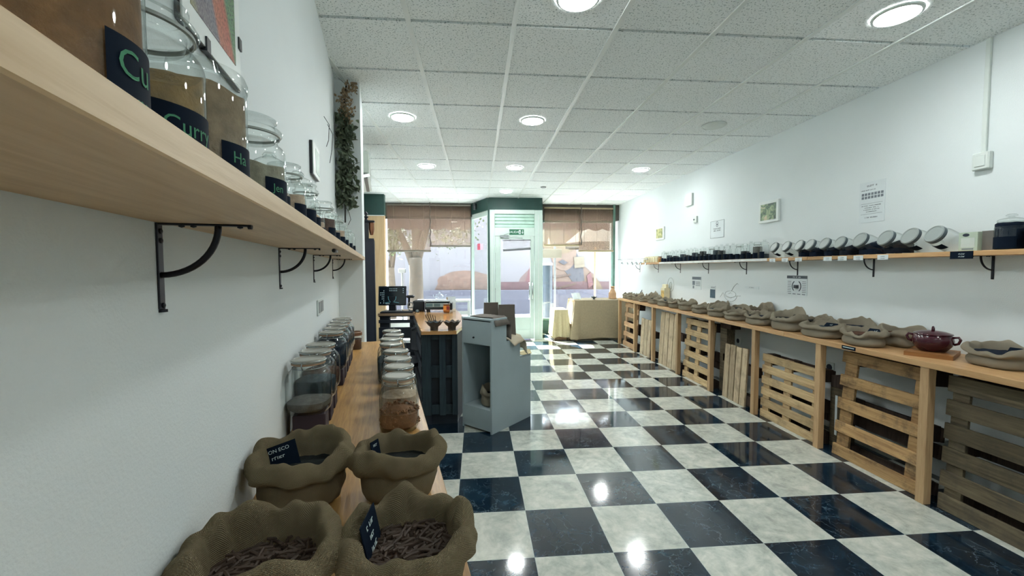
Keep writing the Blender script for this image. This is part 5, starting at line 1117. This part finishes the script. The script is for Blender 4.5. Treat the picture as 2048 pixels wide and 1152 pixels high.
tree('thick-trunked forked street tree in front of the till window', -1.62, 11.0, 1, 4,
     [([(0, 0, 0), (.0, 0, .6), (.02, 0, 1.3), (.0, .0, 1.75)], [.24, .2, .17, .18]), ([(.02, 0, 1.6), (.05, .05, 2.1), (.02, .1, 2.9), (.0, .2, 3.8)], [.14, .13, .15, .12]),
      ([(-.04, 0, 1.55), (-.2, 0, 1.95), (-.45, .1, 2.5), (-.8, .1, 3.2)], [.12, .09, .08, .05]), ([(.06, 0, 1.7), (.2, .0, 2.2), (.35, 0, 2.7), (.9, .1, 3.1)], [.11, .1, .08, .05]), ([(.02, .1, 2.4), (.5, .1, 2.75), (1.2, .1, 2.9)], [.07, .05, .03])],
     [((-.5, -.1, 2.5), .5), ((.9, 0, 2.35), .5), ((1.25, 0, 2.5), .45), ((.4, .3, 2.6), .6), ((-.2, .2, 3.1), .8), ((.8, 0, 3.1), .8), ((-.75, 0, 2.1), .35)], 1700)
tree('slender pale street tree beyond the pilaster side of the till window', -2.5, 12.3, 1, 9,
     [([(0, 0, 0), (.02, 0, .7), (-.02, 0, 1.5)], [.13, .11, .1]), ([(-.02, 0, 1.45), (-.2, 0, 1.9), (-.4, 0, 2.6)], [.07, .05, .04]), ([(0, 0, 1.4), (.1, 0, 2.0), (.3, 0, 2.8)], [.07, .05, .03]), ([(0, 0, 1.6), (-.02, 0, 2.3), (0, 0, 3)], [.05, .04, .03])],
     [((-.35, 0, 2.3), .4), ((.1, 0, 2.6), .5), ((.3, 0, 2.2), .4)], 600)
pk = thing('street_post', 'thin dark street post with a small head behind the till monitor', 'post', (-2.0, 11.2, -.02)); MB().tube([(0, 0, 0), (0, 0, 1.35)], .03, 8).build('pole', plain('grey_post', (92, 96, 96), .6), pk); MB().box(-.1, .1, -.05, .05, 1.35, 1.47, b=.02).build('post_head', plain('grey_post', (92, 96, 96)), pk); MB().box(-.045, .045, -.04, .04, .7, 1.0).build('band', plain('lime_band', (150, 190, 70), .6), pk)
sp = thing('road_sign', 'road sign with a round disc over a white plate on a slim pole', 'road sign', (2.08, 11.0, -.02)); MB().tube([(0, 0, 0), (0, 0, 3.0)], .03, 10).build('pole', plain('grey_post', (92, 96, 96)), sp)
MB().lathe([(.28, 0), (.28, .012), (.0005, .012)], 36, mx=frameM((-.14, -.035, 2.40), (1, 0, 0))).build('round_plate', plain('back_of_sign', (104, 100, 88), .4), sp); MB().box(-.38, .18, -.04, -.03, 1.74, 1.98, b=.003).build('plate', plain('back_of_sign', (104, 100, 88)), sp)
pl = thing('advertising_pillar', 'blue-grey street pillar with a pale rim beside the road sign', 'pillar', (1.93, 11.3, -.02)); MB().lathe([(.14, 0), (.14, 1.55)], 24).build('shaft', plain('blue_grey_metal', (40, 52, 62), .5), pl, True); MB().lathe([(.15, 1.55), (.15, 1.60), (.0005, 1.61)], 24).build('rim', plain('pale_rim', (214, 206, 180), .5), pl, True)
AWN = plain('brown_awning_canvas', (92, 74, 68), .9, var=.06)
def awning(label, x0, x1):
    t = thing('scalloped_awning', label, 'awning', (0, 9.9, 0)); n = 8*max(4, int((x1-x0)/.3)); poly = []
    for i in range(n+1): poly.append((x0+(x1-x0)*i/n, 2.40-.05*abs(math.sin(PI*i/8))))
    vs = [(x, 0, z) for x, z in poly]+[(x, 0, 2.72) for x, z in poly]; vs += [(x, .006, z) for x, _, z in vs]; m_ = n+1; fs = []
    for i in range(n): fs += [(i, i+1, m_+i+1, m_+i), (2*m_+i, 3*m_+i, 3*m_+i+1, 2*m_+i+1), (i, 2*m_+i, 2*m_+i+1, i+1)]
    MB().add(vs, fs).build('valance', AWN, t)
    MB().add([(x0, 0, 2.72), (x1, 0, 2.72), (x1, -.62, 3.15), (x0, -.62, 3.15), (x0, 0, 2.73), (x1, 0, 2.73), (x1, -.62, 3.16), (x0, -.62, 3.16)], [(0, 1, 2, 3), (4, 7, 6, 5), (0, 4, 5, 1), (2, 6, 7, 3), (0, 3, 7, 4), (1, 5, 6, 2)]).build('canvas', AWN, t)
awning('brown scalloped awning outside the till window', -2.4, -.15); awning('brown scalloped awning outside the table window', 1.3, 3.4)
um = thing('parasol', 'dark beige parasol standing in the street outside the table window', 'parasol', (3.1, 10.7, -.02)); MB().tube([(0, 0, 0), (0, 0, 2.75)], .025, 8).build('pole', POST, um); mb = MB(); mb.cap = False; mb.lathe([(.8, 1.98), (.8, 2.12), (.4, 2.45), (.01, 2.72)], 8).build('canopy', plain('dark_beige_canvas', (66, 60, 50), .9), um); MB().lathe([(.25, 0), (.25, .08), (.0005, .1)], 20).build('base', STONE, um)
bk = thing('street_building', 'grey building wing with an arched recess at the far end of the street wall', 'building', (-5.2, 13.2, 0)); MB().box(-3, 1.4, -.3, .28, -.02, 6).build('facade', plain('grey_plaster', (68, 70, 71), .85), bk); MB().prism([(x, z) for x, z in [(.2, .0), (1.1, .0)]+[(.65+.45*math.cos(PI*i/12), 1.5+.45*math.sin(PI*i/12)) for i in range(13)]], .3, .31, mx=Matrix.Rotation(PI/2, 4, 'X')).build('arched_recess', plain('grey_recess', (58, 60, 62), .85), bk)
st = struct('wall_street_facade', MB().box(-5, -2.0, 9.2, 9.5, 0, 7).box(3.1, 8, 9.3, 9.5, 0, 7).box(-2.0, 3.1, 9.2, 9.5, 3.7, 7), plain('outer_plaster', (206, 202, 196), .85))
